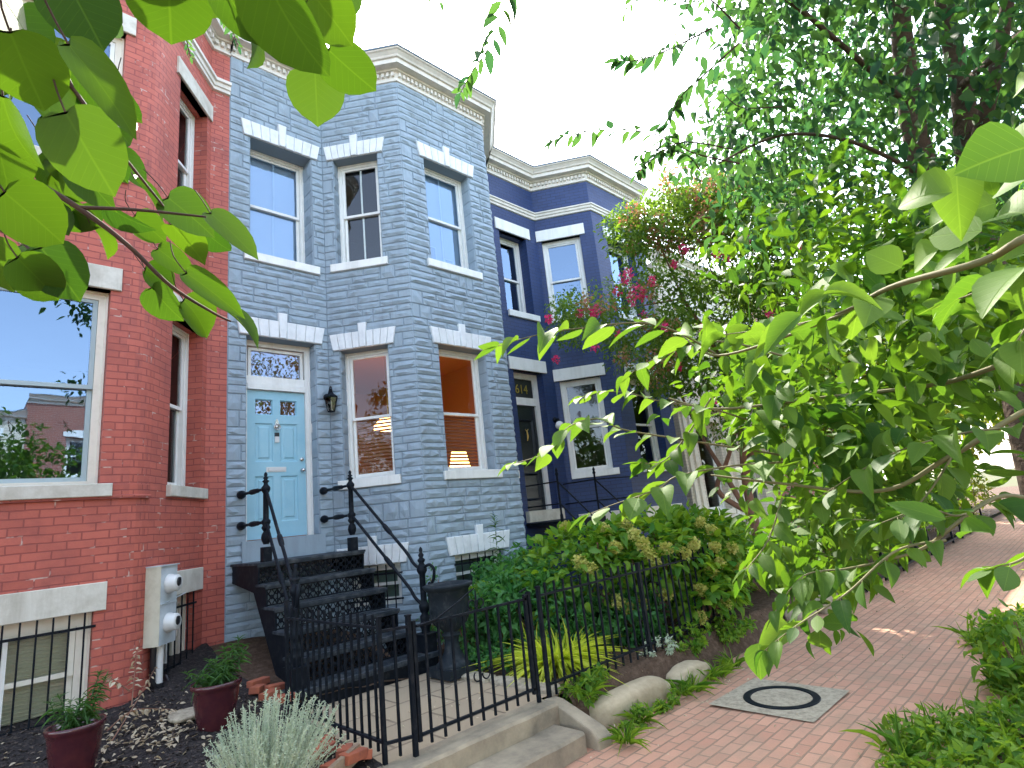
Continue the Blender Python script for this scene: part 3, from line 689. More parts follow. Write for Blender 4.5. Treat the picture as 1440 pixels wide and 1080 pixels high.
# coach lantern beside the door
lz = 1.95; lp = Vector((3.86, YF-.16, lz))
lt = thing('wall_lantern', 'black coach lantern with glass sides on the grey wall right of the blue door', 'lantern', (3.86, YF-.02, lz))
mb = MB(); mb.lathe((3.86, YF-.028, lz+.1), [(.055, 0), (.055, .015), (.03, .03), (.012, .05)], 12, 0, Vector((0, -1, 0)))
mb.tube(smooth_path([(3.86, YF-.05, lz+.1), (3.86, YF-.10, lz+.17), (3.86, YF-.16, lz+.24), (3.86, YF-.20, lz+.18), (3.86, YF-.17, lz+.13)], 6), .009, 6)
mb.build('bracket', M['iron'], lt)
mb = MB(); mb.lathe(lp+Vector((0, 0, .06)), [(.105, 0), (.11, .015), (.06, .055), (.05, .06), (.03, .10), (.012, .12), (.016, .135), (.004, .15)], 6, sm=False)
mb.lathe(lp+Vector((0, 0, -.155)), [(.02, 0), (.055, .008), (.057, .02)], 6, sm=False); mb.build('lantern_cap', M['iron'], lt)
mb = MB()
for k in range(6):
    an = 2*PI*k/6; mb.tube([lp+Vector((.056*math.cos(an), .056*math.sin(an), -.14)), lp+Vector((.098*math.cos(an), .098*math.sin(an), .06))], .005, 5)
mb.build('lantern_frame', M['iron'], lt)
mb = MB(); mb.lathe(lp+Vector((0, 0, -.135)), [(.052, 0), (.093, .195)], 6, sm=False); mb.build('lantern_glass', M['lantern_glass'], lt)
mb = MB(); mb.lathe(lp+Vector((0, 0, -.12)), [(.012, 0), (.012, .07), (.018, .09), (.016, .12), (.003, .15)], 10); mb.build('bulb', M['white'], lt)
# ------------------------------------------------------------------ navy brick house
bh = thing('row_house', 'navy-painted brick row house with white lintels, number 614 over a black door', 'row house', (10.26, YF, -1.5))
bp = plan(7.66, 12.86, 9.87, 11.92, 9.1, 12.7)
BF = [frame(bp[i], bp[i+1]) for i in range(5)]
A2, B2, C2, D2, E2 = BF
bops = [[(.25, 1.07, 4.22, 6.05, .26), (.22, 1.08, .10, 2.92, .18)],
        [(.10, .98, 4.22, 6.07, .12), (.10, .98, .79, 2.76, .12)],
        [(.48, 1.55, 4.22, 6.07, .22), (.48, 1.55, .79, 2.78, .22)],
        [(.15, .95, 4.22, 6.07, .2), (.15, .95, .79, 2.78, .2)], []]
mb = MB()
for F, o in zip(BF, bops): fwall(mb, F, 0, F.L, ZB, 7.5, o)
shell(mb, 7.66, 12.86, 7.5, ZB)
mb.add([(x, y, 7.47) for x, y in bp]+[(12.854, 17, 7.47), (7.666, 17, 7.47)], [tuple(range(8))])
mb.build('wall', M['blue_brick'], bh)
cornice(bh, bp, ZT-.03, BF)
mb = MB(); sweep(mb, bp, [(0, 6.62), (.03, 6.63), (.03, 6.68), (.055, 6.69), (.06, 6.74), (.085, 6.75), (.085, 6.78), (.01, 6.80)]); mb.build('string_course', M['cornice'], bh)
for F, o in zip(BF, bops):
    for a, b, c, d, r in o:
        plain_block(bh, 'lintel', F, a-.11, min(b+.12, F.L-.01), d, d+.265, -.10, .035, M['white'])
        if c > .5: plain_block(bh, 'sill', F, a+.01, min(b+.12, F.L-.01), c-.135, c, -.15, .05, M['white'])
        if c > .5: window(bh, F, a, b, c, d, r, cw=.085, gm='glass_hi' if c > 3 else 'glass', split=.48)
for F, a, b in ((B2, .15, .98), (C2, .35, .85), (C2, 1.15, 1.75)): plain_block(bh, 'basement_lintel', F, a, b, -.33, -.06, -.02, .03, M['cream'])
F = A2; a, b, rec = .22, 1.08, .18
mb = MB()
for q in ((a, a+.07, .10, 2.92), (b-.12, b, .10, 2.92), (a+.07, b-.12, 2.80, 2.92), (a+.07, b-.12, 2.24, 2.40)): mb.fbox(F, q[0], q[1], q[2], q[3], -rec-.08, -rec)
df = mb.build('door_frame', M['white'], bh)
mb = MB(); mb.fbox(F, a+.07, b-.12, 2.40, 2.80, -rec-.07, -rec-.055); mb.build('transom_panel', M['black_pl'], df)
mb = MB(); dl, dr = a+.07, b-.12; dd = -rec-.05
pans = [(dl+.1, dr-.1, 1.0, 1.95), (dl+.1, dr-.1, .3, .85)]
for q in rect_sub((dl, dr, .10, 2.24), pans): mb.add([F(q[0], q[2], dd), F(q[1], q[2], dd), F(q[1], q[3], dd), F(q[0], q[3], dd)], [(0, 1, 2, 3)])
for x0, x1, z0, z1 in pans:
    pts = [[F(x0+i, z0+i, dd+o_), F(x1-i, z0+i, dd+o_), F(x1-i, z1-i, dd+o_), F(x0+i, z1-i, dd+o_)] for i, o_ in ((0, 0), (.02, .02), (.05, -.02))]
    for p_, q_ in zip(pts[:-1], pts[1:]): mb.add(p_+q_, [(j, (j+1) % 4, 4+(j+1) % 4, 4+j) for j in range(4)])
    mb.add(pts[-1], [(0, 1, 2, 3)])
dr2 = mb.build('door', M['door_black'], bh)
mb = MB(); m_ = (dl+dr)/2; mb.tube([F(m_, 1.72, dd+.03), F(m_+.01, 1.60, dd+.035), F(m_-.01, 1.50, dd+.03)], [.012, .02, .008], 8); mb.tube([F(m_-.04, 1.74, dd+.03), F(m_, 1.68, dd+.03), F(m_+.04, 1.74, dd+.03)], .008, 6); mb.build('door_knocker', M['brass'], dr2)
mb = MB(); mb.fbox(F, a-.08, b+.06, -.11, .098, -.30, .10); mb.build('door_sill', M['sill_stone'], bh)
tc = bpy.data.curves.new('n', 'FONT'); tc.body = '614'; tc.size = .27; tc.extrude = .006; tc.align_x = 'CENTER'
to = bpy.data.objects.new('n', tc); C.objects.link(to); bpy.context.view_layer.update()
me = bpy.data.meshes.new_from_object(to.evaluated_get(bpy.context.evaluated_depsgraph_get())); bpy.data.objects.remove(to)
base = root_loc(bh)
for v in me.vertices:
    p = F((a+b-.05)/2+v.co.x*.92, 2.50+v.co.y, -rec-.045+v.co.z); v.co = Vector(p)-base
me.materials.clear(); me.materials.append(M['brass'])
no = bpy.data.objects.new('house_number', me); C.objects.link(no); no.parent = bh
interior(bh, 7.66, 12.86, [(7.7, YF+.4), (9.1, YF+.4), (10., YB+.4), (11.8, YB+.4), (12.5, YF+.4), (12.8, YF+.4)], ((-1.6, -.15), (-.05, 3.3), (3.5, 7.3)), ('dark_room',)*3)
q = A2(1.29, 1.78, 0)
gl = thing('globe_lamp', 'round white glass lamp on the navy wall between the black door and the bay window', 'wall lamp', q)
mb = MB(); mb.lathe(A2(1.29, 1.92, 0), [(.06, 0), (.06, .02), (.02, .03), (.02, .11)], 12, 0, Vector((0, -1, 0))); mb.tube([A2(1.29, 1.92, .1), A2(1.29, 1.86, .12)], .03, 8); mb.build('bracket', M['iron'], gl)
mb = MB(); mb.lathe(A2(1.29, 1.70, .12), [(.02, 0), (.06, .012), (.088, .05), (.092, .09), (.075, .14), (.04, .165), (.03, .17)], 18); mb.build('globe', M['globe'], gl)
# ------------------------------------------------------------------ red brick house
rh = thing('row_house', 'red-painted brick row house with rounded bay corners and cream stone lintels', 'row house', (0, YF, -1.3))
r0 = [(-4.0, YF), (-2.13, YF), (-1.23, YB), (1.31, YB), (2.21, YF), (2.46, YF)]
def rounded(P, idx, r, n=4):
    out = []
    for i, p in enumerate(P):
        if i not in idx: out.append(p); continue
        v = Vector(p); a = (Vector(P[i-1])-v).normalized(); b = (Vector(P[i+1])-v).normalized()
        for k in range(n+1):
            t = k/n; out.append(tuple((1-t)**2*(v+a*r)+2*t*(1-t)*v+t*t*(v+b*r)))
    return out
r1 = rounded(r0, (2, 3), .17, 4)
RF = [frame(r1[i], r1[i+1]) for i in range(len(r1)-1)]
rops = {}
def iop(i, lst): rops[i] = lst
# facet indices: 0 flat left, 1 angled left, 2-5 round, 6 front, 7-10 round, 11 angled right, 12 flat right
iop(6, [(.25-.17, 2.205-.17, 4.22, 6.08, .12), (.25-.17, 2.205-.17, .75, 2.79, .12), (.25-.17, 2.22-.17, -1.40, -.43, .10)])
iop(11, [(.52-.17, 1.27-.17, 4.22, 6.10, .20), (.52-.17, 1.27-.17, .76, 2.79, .20), (.52-.17, 1.20-.17, -1.25, -.43, .12)])
iop(0, [(.6, 1.5, 4.22, 6.08, .2), (.6, 1.5, .1, 2.9, .2)])
iop(1, [(.3, 1.05, 4.22, 6.08, .2), (.3, 1.05, .76, 2.79, .2)])
mb = MB()
for i, F in enumerate(RF): fwall(mb, F, 0, F.L, ZB, 7.5, rops.get(i, []))
shell(mb, -4.0, 2.46, 7.5, ZB)
mb.add([(x, y, 7.47) for x, y in r0]+[(2.454, 17, 7.47), (-3.994, 17, 7.47)], [tuple(range(8))])
mb.build('wall', M['red_brick'], rh)
mb = MB(); sweep(mb, r1[2:-2], [(0, .60), (.03, .603), (.032, .63), (.012, .64), (.012, .74), (0, .745)]); mb.build('string_course', M['red_brick'], rh)
cornice(rh, r1, ZT-.02, RF)
mb = MB(); sweep(mb, r1, [(0, 6.66), (.04, 6.67), (.04, 6.72), (.06, 6.73), (.065, 6.79), (.095, 6.80), (.095, 6.85), (.01, 6.88)]); mb.build('string_course', M['cornice'], rh)
for i, o in rops.items():
    F = RF[i]
    for a, b, c, d, r in o:
        plain_block(rh, 'lintel', F, a-.10, min(b+.135, F.L-.002) if i != 6 else b+.09, d, d+.255, -.10, .03, M['sill_stone'])
        if c > .5: plain_block(rh, 'sill', F, a-.02, b+.10, c-.125, c, -.15, .055, M['sill_stone'])
        if c > .5 or i == 0:
            window(rh, F, a, b, c, d, r, fm='cream' if i == 6 else 'white', sm='bluegray' if (i == 6 and c < 3) else 'white', cw=.085 if i == 6 else .06, gm='glass_hi' if i == 6 else 'glass', split=.5)
        elif c < -1:
            w = window(rh, F, a, b, c, d, r, fm='cream', cw=.11, blind=None, name='basement_window')
            mb = MB(); z = c+.06
            while z < d-.1:
                mb.add([F(a+.1, z, -r-.12), F(b-.1, z, -r-.12), F(b-.1, z+.026, -r-.10), F(a+.1, z+.026, -r-.10), F(b-.1, z+.03, -r-.12), F(a+.1, z+.03, -r-.12)], [(0, 1, 2, 3), (3, 2, 4, 5)]); z += .03
            mb.build('blind', M['blind_cream'], w)
            mb = MB(); mb.fbox(F, b-.62 if i == 6 else (a+b)/2-.02, b-.585 if i == 6 else (a+b)/2+.02, c+.06, d-.12, -r-.05, -r-.005); mb.build('sash', M['white'], w)
            bars(rh, F, a+.02, b-.01, c-.04, d+.0, .02, 17 if i == 6 else 5, (d-.13, c+.1), stub=.03)
            plain_block(rh, 'sill', F, a-.03, b+.05, c-.10, c, -.1, .04, M['concrete'])
for x, z in ((1.99, 5.95), (1.99, 5.80)):
    pass
interior(rh, -4.0, 2.46, [(-3.9, YF+.4), (-2.2, YF+.4), (-1.3, YB+.4), (1.2, YB+.4), (2.0, YF+.4), (2.4, YF+.4)], ((-1.7, -.15), (-.05, 3.3), (3.5, 7.3)), ('dark_room',)*3)
# ------------------------------------------------------------------ cream house and the next ones
def plain_house(name_label, x0, x1, y, zt, wm, tm, wins, depth=9., flip=1, zb=ZB, door_m='door_black', bm='cornice', band=True):
    H = thing('row_house', name_label, 'row house', ((x0+x1)/2, y, zb+.1))
    F = frame((x0, y), (x1, y)) if flip == 1 else frame((x1, y), (x0, y))
    mb = MB(); fwall(mb, F, 0, F.L, zb, zt-.3, [w[:5] for w in wins])
    yb = y+depth*flip; e = .006
    for x in (x0+e, x1-e): mb.add([(x, y, zb), (x, yb, zb), (x, yb, zt-.3), (x, y, zt-.3)], [(0, 1, 2, 3)])
    mb.add([(x0+e, yb, zb), (x1-e, yb, zb), (x1-e, yb, zt-.3), (x0+e, yb, zt-.3)], [(0, 1, 2, 3)])
    mb.add([(x0+e, y, zt-.32), (x1-e, y, zt-.32), (x1-e, yb, zt-.32), (x0+e, yb, zt-.32)], [(0, 1, 2, 3)])
    mb.build('wall', wm, H)
    cornice(H, [F(0, 0)[:2], F(F.L, 0)[:2]], zt, [F], (bm, 'roof'))
    for w in wins:
        a, b, c, d, r = w[:5]
        plain_block(H, 'lintel', F, a-.1, b+.1, d, d+.25, -.05, .035, tm)
        if len(w) > 5:
            mb = MB(); mb.fbox(F, a+.07, b-.07, c, d-.07, -r-.08, -r-.04); mb.build('door', M[door_m], H)
            mb = MB(); mb.fbox(F, a, a+.068, c, d, -r-.08, -r); mb.fbox(F, b-.068, b, c, d, -r-.08, -r); mb.fbox(F, a+.068, b-.068, d-.068, d, -r-.08, -r); mb.build('door_frame', tm, H)
        else:
            plain_block(H, 'sill', F, a-.08, b+.08, c-.12, c, -.05, .05, tm); window(H, F, a, b, c, d, r, cw=.1)
    mb = MB()
    lo, hi = sorted((y+.5*flip, y+3.*flip))
    for z0, z1 in ((-.05, 3.2), (3.4, zt-.4)):
        mb.add([(x0+.02, y+3*flip, z0), (x1-.02, y+3*flip, z0), (x1-.02, y+3*flip, z1), (x0+.02, y+3*flip, z1)], [(0, 1, 2, 3)])
        for z in (z0, z1): mb.add([(x0+.02, lo, z), (x1-.02, lo, z), (x1-.02, hi, z), (x0+.02, hi, z)], [(0, 1, 2, 3)])
    mb.build('interior', M['dark_room'], H)
    return H, F
CW = [(.75, 1.95, -.35, 1.95, .2), (.75, 1.95, 3.6, 5.2, .2), (3.1, 4.1, 3.6, 5.2, .2), (3.1, 4.2, -.3, 2.2, .2, 1)]
ch, CF = plain_house('cream-painted row house beyond the navy one, half hidden by the crape myrtle', 12.87, 17.9, 7.25, 6.55, M['cream_brick'], M['cream'], CW, bm='cream')
mb = MB()
for u in (.12, .42, 2.1, 2.5): mb.fbox(CF, u, u+.16, -.5, 2.4, .0, .05)
mb.fbox(CF, .0, 2.8, 2.25, 2.5, .06, .12); mb.fbox(CF, 0, 2.8, -.62, -.5, 0, .16); mb.build('pilaster', M['cream'], ch)
W3 = [(.8, 1.9, .6, 2.6, .2), (.8, 1.9, 3.9, 5.6, .2), (3., 4., 3.9, 5.6, .2), (3., 4., .0, 2.4, .2, 1)]
plain_house('dark red brick row house farthest along the row, glimpsed through leaves', 17.91, 23.1, 7.6, 7.2, M['dkred_brick'], M['white'], W3)
plain_house('tan brick row house at the very end of the row behind the far trees', 23.11, 28.3, 7.6, 7.0, M['tan_brick'], M['white'], W3)
# across the street: these are what the window panes reflect
opp = [('tan brick house across the street, reflected in the big window of the red house', -9., -3.6, 7.2, 'tan_brick'), ('cream house across the street, reflected in the bay windows', -3.59, 1.8, 6.6, 'cream_brick'),
       ('dark brick house across the street, reflected in the door panes', 1.81, 7.2, 7.4, 'dkred_brick')]
for lb, x0, x1, zt, wm in opp: plain_house(lb, x0, x1, -17.5, zt, M[wm], M['white'], W3, flip=-1)
# ------------------------------------------------------------------ ground
def sheet(name, x0, x1, y0, y1, z, m, kind='structure', nx=1, ny=1, fz=None):
    mb = MB(); vs = []
    for j in range(ny+1):
        for i in range(nx+1):
            x = x0+(x1-x0)*i/nx; y = y0+(y1-y0)*j/ny; vs.append((x, y, fz(x, y) if fz else z))
    mb.add(vs, [(j*(nx+1)+i, j*(nx+1)+i+1, (j+1)*(nx+1)+i+1, (j+1)*(nx+1)+i) for j in range(ny) for i in range(nx)], 0, bool(fz))
    o = mb.build(name, M[m] if isinstance(m, str) else m); o['kind'] = kind; return o
sheet('ground', -400, 400, -400, 400, GZ-.02, 'ground')
def fpav(x, y):
    return GZ+.012*mnoise.noise(Vector((x*.9, y*1.3, 0)))+.012*mnoise.noise(Vector((x*.3, y*.4, 3)))
sheet('pavement', -8, 60, .6, 3.62, GZ, 'paver', nx=340, ny=18, fz=fpav)
sheet('road', -60, 90, -9.5, -1.1, GZ-.10+.09, 'asphalt')
mb = MB(); mb.box((-60, -1.1, GZ-.15), (90, -.95, GZ+.03)); tag(mb.build('kerb', M['concrete']), kind='structure')
sheet('far_pavement', -60, 90, -17.4, -9.6, GZ, 'paver')
def mz(x, y):
    z = np.interp(y, [3.3, 3.9, 5, 6.85, 7.9], [-1.66, -1.57, -1.50, -1.30, -1.07])+.03*(x-1)*.5
    return z+.02*mnoise.noise(Vector((x*3, y*3, 0)))+.012*mnoise.noise(Vector((x*9, y*9, 2)))+.01*mnoise.noise(Vector((x*22, y*22, 5)))
mulch = sheet('garden_bed', -4, 2.26, 3.55, 8.2, 0, 'mulch', nx=150, ny=110, fz=mz)
def under(x, y): return np.interp(y, [5.5, 7.9], [-1.5, -1.10])-.12*max(0, x-2.9)+.02*mnoise.noise(Vector((x*4, y*4, 0)))
sheet('soil_under_steps', 2.262, 4.0, 5.75, 8.0, 0, 'soil', nx=30, ny=40, fz=under)
def bz(x, y):
    return -1.56+.05*mnoise.noise(Vector((x*.9, y*.9, 1)))+.015*mnoise.noise(Vector((x*6, y*6, 0)))-(.34*min(1, max(0, 3.78-y)/.26))
sheet('flower_bed', 4.0, 13.0, 3.45, 8.0, 0, 'soil', nx=220, ny=110, fz=bz)
sheet('verge', -8, 60, -.94, 1.0, GZ+.012, 'soil', nx=300, ny=14, fz=lambda x, y: GZ+.01+.03*mnoise.noise(Vector((x*1.2, y*1.2, 4)))+.03*(y < .9))
sheet('front_gardens', 13.0, 60, 3.45, 7.25, -1.66, 'soil', nx=60, ny=8, fz=lambda x, y: -1.66+.05*mnoise.noise(Vector((x, y, 0))))
sheet('front_path', 2.262, 3.96, 3.93, 5.76, -1.55, 'flag')
# two concrete steps up from the pavement
st = thing('entry_steps', 'two low weathered concrete steps from the brick pavement up to the iron gate', 'steps', (3.0, 3.6, GZ))
def slab(mb, x0, x1, y0, y1, z0, z1, n=14):
    P = []
    for k in range(n+1):
        x = x0+(x1-x0)*k/n; P.append((x, y0+.012*mnoise.noise(Vector((x*5, y0, z1))), z1+.006*mnoise.noise(Vector((x*4, 1, z1)))))
    vs = []
    for x, y, z in P: vs += [(x, y, z0), (x, y-.0, z-.02), (x, y+.018, z), (x, y1, z)]
    fs = [(4*i+j, 4*i+4+j, 4*i+5+j, 4*i+1+j) for i in range(n) for j in range(3)]
    mb.add(vs, fs); mb.add(vs[:4], [(3, 2, 1, 0)]); mb.add(vs[-4:], [(0, 1, 2, 3)])
mb = MB(); slab(mb, 2.05, 3.80, 3.70, 3.935, GZ-.05, -1.546); mb.build('step', M['concrete'], st)
mb = MB(); slab(mb, 2.05, 3.72, 3.37, 3.705, GZ-.05, -1.69); mb.build('step', M['concrete'], st)
def rock(name, label, c, size, m='rock', rot=0, seed=0, cat='stone', group=None, sub=4, amp=.18, square=.0, tilt=0):
    import bmesh
    bm = bmesh.new(); bmesh.ops.create_icosphere(bm, subdivisions=sub, radius=1)
    Rm = Matrix.Rotation(rot, 3, 'Z') @ Matrix.Rotation(tilt, 3, 'Y')
    for v in bm.verts:
        p = v.co.copy()
        if square: p = Vector([math.copysign(abs(q)**(1-square), q) for q in p])
        p *= 1+amp*mnoise.noise(v.co*1.3+Vector((seed*7, 0, 0)))+amp*.3*mnoise.noise(v.co*4+Vector((seed, 5, 0)))
        v.co = Rm @ Vector((p.x*size[0], p.y*size[1], p.z*size[2]))
    me = bpy.data.meshes.new(name); bm.to_mesh(me); bm.free()
    for p in me.polygons: p.use_smooth = True
    me.materials.append(M[m]); o = bpy.data.objects.new(name, me); C.objects.link(o); o.location = c
    return tag(o, label, cat, group)
rock('kerb_stone', 'long smooth sandy kerb stone along the brick pavement right of the entry steps', (4.66, 3.60, GZ+.07), (.56, .145, .15), rot=-.06, seed=1, square=.25, amp=.1)
rock('kerb_stone', 'shorter rounded kerb stone beyond the long one, half under weeds', (5.62, 3.56, GZ+.05), (.30, .14, .14), rot=-.1, seed=2, square=.2, amp=.14)
rock('kerb_stone', 'pale broken kerb stone farther along the pavement below the hanging leaves', (8.6, 3.5, GZ+.08), (.35, .13, .16), 'concrete', rot=0, seed=3, square=.4)
rock('kerb_stone', 'farthest pale kerb stone at the end of the low fence base', (9.6, 3.5, GZ+.08), (.35, .12, .16), 'concrete', rot=.05, seed=4, square=.4)
# leaning slab that ends the steps
ls = MB(); K = [(3.77, 3.42), (3.79, 3.90)]
for (x0, x1) in ((3.79, 3.93),):
    pr = [(3.30, GZ-.02), (3.88, GZ-.02), (3.90, -1.60), (3.87, -1.535), (3.78, -1.545), (3.36, -1.70), (3.31, -1.76)]
    vs = [(x0+.006*R.random(), y, z) for y, z in pr]+[(x1+.03*R.random()*(z < -1.6), y-.02, z-.006) for y, z in pr]
    n = len(pr); ls.add(vs, [tuple(range(n)), tuple(range(n, 2*n))[::-1]]+[(i, n+i, n+(i+1) % n, (i+1) % n) for i in range(n)])
o = ls.build('leaning_slab', M['concrete'], loc=(3.85, 3.6, GZ)); tag(o, 'sloping concrete slab closing the right end of the entry steps', 'slab')
bv = o.modifiers.new('b', 'BEVEL'); bv.width = .016; bv.segments = 2
# stone edging between path and bed
for k, (x, y, w, h, lb) in enumerate(((3.98, 5.02, .14, .26, 'pale flat edging stone beside the foot of the dark urn'), (4.02, 4.52, .12, .24, 'slate-grey flat edging stone, middle of the three along the path'), (4.0, 4.12, .13, .22, 'pale edging stone nearest the gate post'))):
    rock('edging_stone', lb, (x, y, -1.545), (w*.75, h, .045), 'concrete_lt', seed=10+k, square=.5, rot=.1*k, amp=.12)
# cover in the pavement
mc = thing('concrete_cover', 'square concrete cover with an iron ring set in the brick pavement', 'cover', (5.5, 2.6, GZ))
mb = MB(); e = .018
mb.add([(5.04, 2.13, GZ+e), (5.93, 2.13, GZ+e), (5.95, 3.02, GZ+e), (5.06, 3.05, GZ+e)], [(0, 1, 2, 3)]); mb.build('slab', M['concrete_lt'], mc)
mb = MB(); n = 40
vs = [(5.50+r*math.cos(2*PI*i/n), 2.57+r*math.sin(2*PI*i/n), GZ+z) for r, z in ((.325, .019), (.32, .026), (.262, .026), (.257, .019)) for i in range(n)]
mb.add(vs, [(k*n+i, k*n+(i+1) % n, (k+1)*n+(i+1) % n, (k+1)*n+i) for k in range(3) for i in range(n)]); mb.build('iron_ring', M['iron'], mc)
# ------------------------------------------------------------------ iron staircase
sc = thing('iron_staircase', 'black cast-iron staircase with lattice risers up to the pale blue door', 'staircase', (3.2, 6.6, -1.55))
SX0, SX1 = 2.55, 3.87
tr = [(6.99, -.19), (6.75, -.425), (6.50, -.66), (6.24, -.895), (5.99, -1.13), (5.74, -1.365)]
for k, (y, z) in enumerate(tr):
    x0, x1 = (SX0-.03, SX1+.03) if k < 5 else (2.36, 4.10)
    yb = YF if k == 0 else tr[k-1][0]+.05
    if k == 5: yb = 6.05
    mb = MB(); mb.box((x0, y, z-.028), (x1, yb, z)); mb.box((x0+.01, y+.008, z-.05), (x1-.01, y+.03, z-.028))
    if k: 
        for q in range(7): mb.box((x0+.08, y+.05+q*.026, z), (x1-.08, y+.056+q*.026, z+.004))
    mb.build('tread', M['iron_worn'], sc)
    zb = tr[k+1][1]+.004 if k < 5 else -1.56
    zt = z-.051; xa, xb = (SX0, SX1) if k < 5 else (2.38, 4.08)
    Fr = lambda u, zz, d, y=y: (xa+u, y+.045-d, zz)
    mb = MB(); W_ = xb-xa
    if k == 5: mb.fbox(Fr, 0, W_, zb, zt, -.01, .0)
    else:
        mb.fbox(Fr, 0, W_, zt-.014, zt, -.01, 0); mb.fbox(Fr, 0, W_, zb, zb+.014, -.01, 0)
        nC = 11; cw = W_/nC; zm = (zt+zb)/2; hh = (zt-zb)/2-.012
        for c in range(nC+1): mb.fbox(Fr, min(c*cw, W_-.008), min(c*cw, W_-.008)+.008, zb, zt, -.012, -.001)
        for c in range(nC):
            cx = (c+.5)*cw; hw = cw/2
            for s1 in (-1, 1):
                for s2 in (-1, 1):
                    pts = [Fr(cx+s1*hw*t, zm+s2*hh*(t**1.5), -.005) for t in (0, .33, .66, 1)]
                    mb.tube(pts, [.012, .007, .010, .006], 4)
                    mb.tube([Fr(cx+s1*hw*.15, zm+s2*hh*.95, -.004), Fr(cx+s1*hw*.45, zm+s2*hh*.55, -.004), Fr(cx+s1*hw*.95, zm+s2*hh*.3, -.004)], .006, 4)
            mb.ring((cx, zm, -.005), .020, .006, Fr, 8, 4)
    mb.build('riser', M['iron'], sc)
for x in (SX0-.012, SX1-.008):
    pr = [(YF-.02, -.22), (7.0, -.22)]
    for k in range(1, 5): pr += [(tr[k-1][0]+.03, tr[k][1]-.03), (tr[k][0]+.02, tr[k][1]-.03)]
    pr += [(tr[4][0]+.02, -1.55), (6.35, -1.55), (7.15, -.52), (YF-.02, -.42)]
    mb = MB(); n = len(pr)
    mb.add([(x, a, b) for a, b in pr]+[(x+.02, a, b) for a, b in pr], [tuple(range(n)), tuple(range(n, 2*n))[::-1]]+[(i, (i+1) % n, n+(i+1) % n, n+i) for i in range(n)])
    mb.build('stringer', M['iron'], sc)
def turned(H, pieces):  # (radius, height) list scaled
    return pieces
UP = [(.052, 0), (.052, .16), (.044, .165), (.044, .19), (.03, .20), (.048, .24), (.056, .28), (.048, .32), (.028, .35), (.034, .36), (.05, .385), (.05, .40), (.038, .42), (.052, .45), (.052, .475), (.036, .49), (.033, .50), (.031, .80), (.04, .815), (.052, .84), (.052, .87), (.036, .89), (.025, .905), (.024, .925), (.042, .945), (.018, .965), (.034, .985), (.014, 1.0), (.021, 1.02), (.018, 1.04), (.004, 1.055)]
LO = [(.085, 0), (.085, .16), (.07, .17), (.075, .19), (.05, .20), (.05, .24), (.068, .28), (.07, .30), (.05, .33), (.058, .36), (.058, .38), (.036, .41), (.052, .44), (.062, .48), (.062, .50), (.042, .53), (.036, .56), (.036, .84), (.044, .85), (.06, .88), (.062, .90), (.05, .93), (.04, .95), (.028, .97), (.045, .995), (.045, 1.01), (.022, 1.03), (.035, 1.06), (.015, 1.09), (.024, 1.115), (.018, 1.135), (.004, 1.155)]
up_p = {}; lo_p = {}
for s, xu, xl, yl in (('l', 2.68, 2.50, 5.90), ('r', 3.80, 4.00, 5.88)):
    mb = MB(); mb.lathe((xu, 7.14, -.19), UP[4:], 16); mb.box((xu-.05, 7.09, -.19), (xu+.05, 7.19, -.02)); pu = mb.build('newel_post', M['iron'], sc)
    mb = MB(); mb.lathe((xl, yl, -1.365), LO[4:], 16); mb.box((xl-.085, yl-.085, -1.365), (xl+.085, yl+.085, -1.18)); mb.box((xl-.10, yl-.10, -1.18), (xl+.10, yl+.10, -1.165)); pl_ = mb.build('newel_post', M['iron'], sc)
    for zu, zl in ((.665, -.485), (.27, -.88)):
        a = Vector((xu, 7.14, zu)); b = Vector((xl, yl, zl)); d = b-a
        pts = [a, a+d*.25, a+d*.5, a+d*.8, a+d*.88+Vector((0, 0, -.03)), a+d*.94+Vector((0, 0, -.02)), b+Vector((0, 0, .0))]
        pa = smooth_path(pts, 6)
        mb = MB(); mb.tube(pa, .019, 8); m_ = along(pa, .36)[0]; dn = d.normalized()
        mb.tube([m_-dn*.09, m_-dn*.07, m_-dn*.03, m_+dn*.03, m_+dn*.07, m_+dn*.09], [.02, .028, .031, .031, .028, .02], 10)
        mb.build('handrail', M['iron'], sc)
        mb = MB(); w0 = Vector((xu-.05, YF-.005, zu)); a = Vector((xu, 7.18, zu)); q = a-w0
        f = lambda t: w0+q*t
        mb.tube([f(0), f(.03), f(.06), f(.12), f(.17), f(.2), f(.4), f(.47), f(.5), f(.6), f(.7), f(.73), f(.8), f(1)], [.03, .05, .055, .05, .03, .018, .018, .03, .034, .034, .028, .03, .018, .018], 12)
        mb.build('wall_anchor', M['iron'], sc)
    sg = 1 if s == 'r' else -1
    mb = MB(); c = Vector((xl, yl, -.45))
    mb.tube(smooth_path([c+Vector((0, -.03, .0)), c+Vector((sg*.03, -.12, .03)), c+Vector((sg*.05, -.17, -.03)), c+Vector((sg*.05, -.15, -.13)), c+Vector((sg*.04, -.10, -.20)), c+Vector((sg*.04, -.07, -.17))], 6), .018, 8)
    mb.build('scroll', M['iron'], sc)
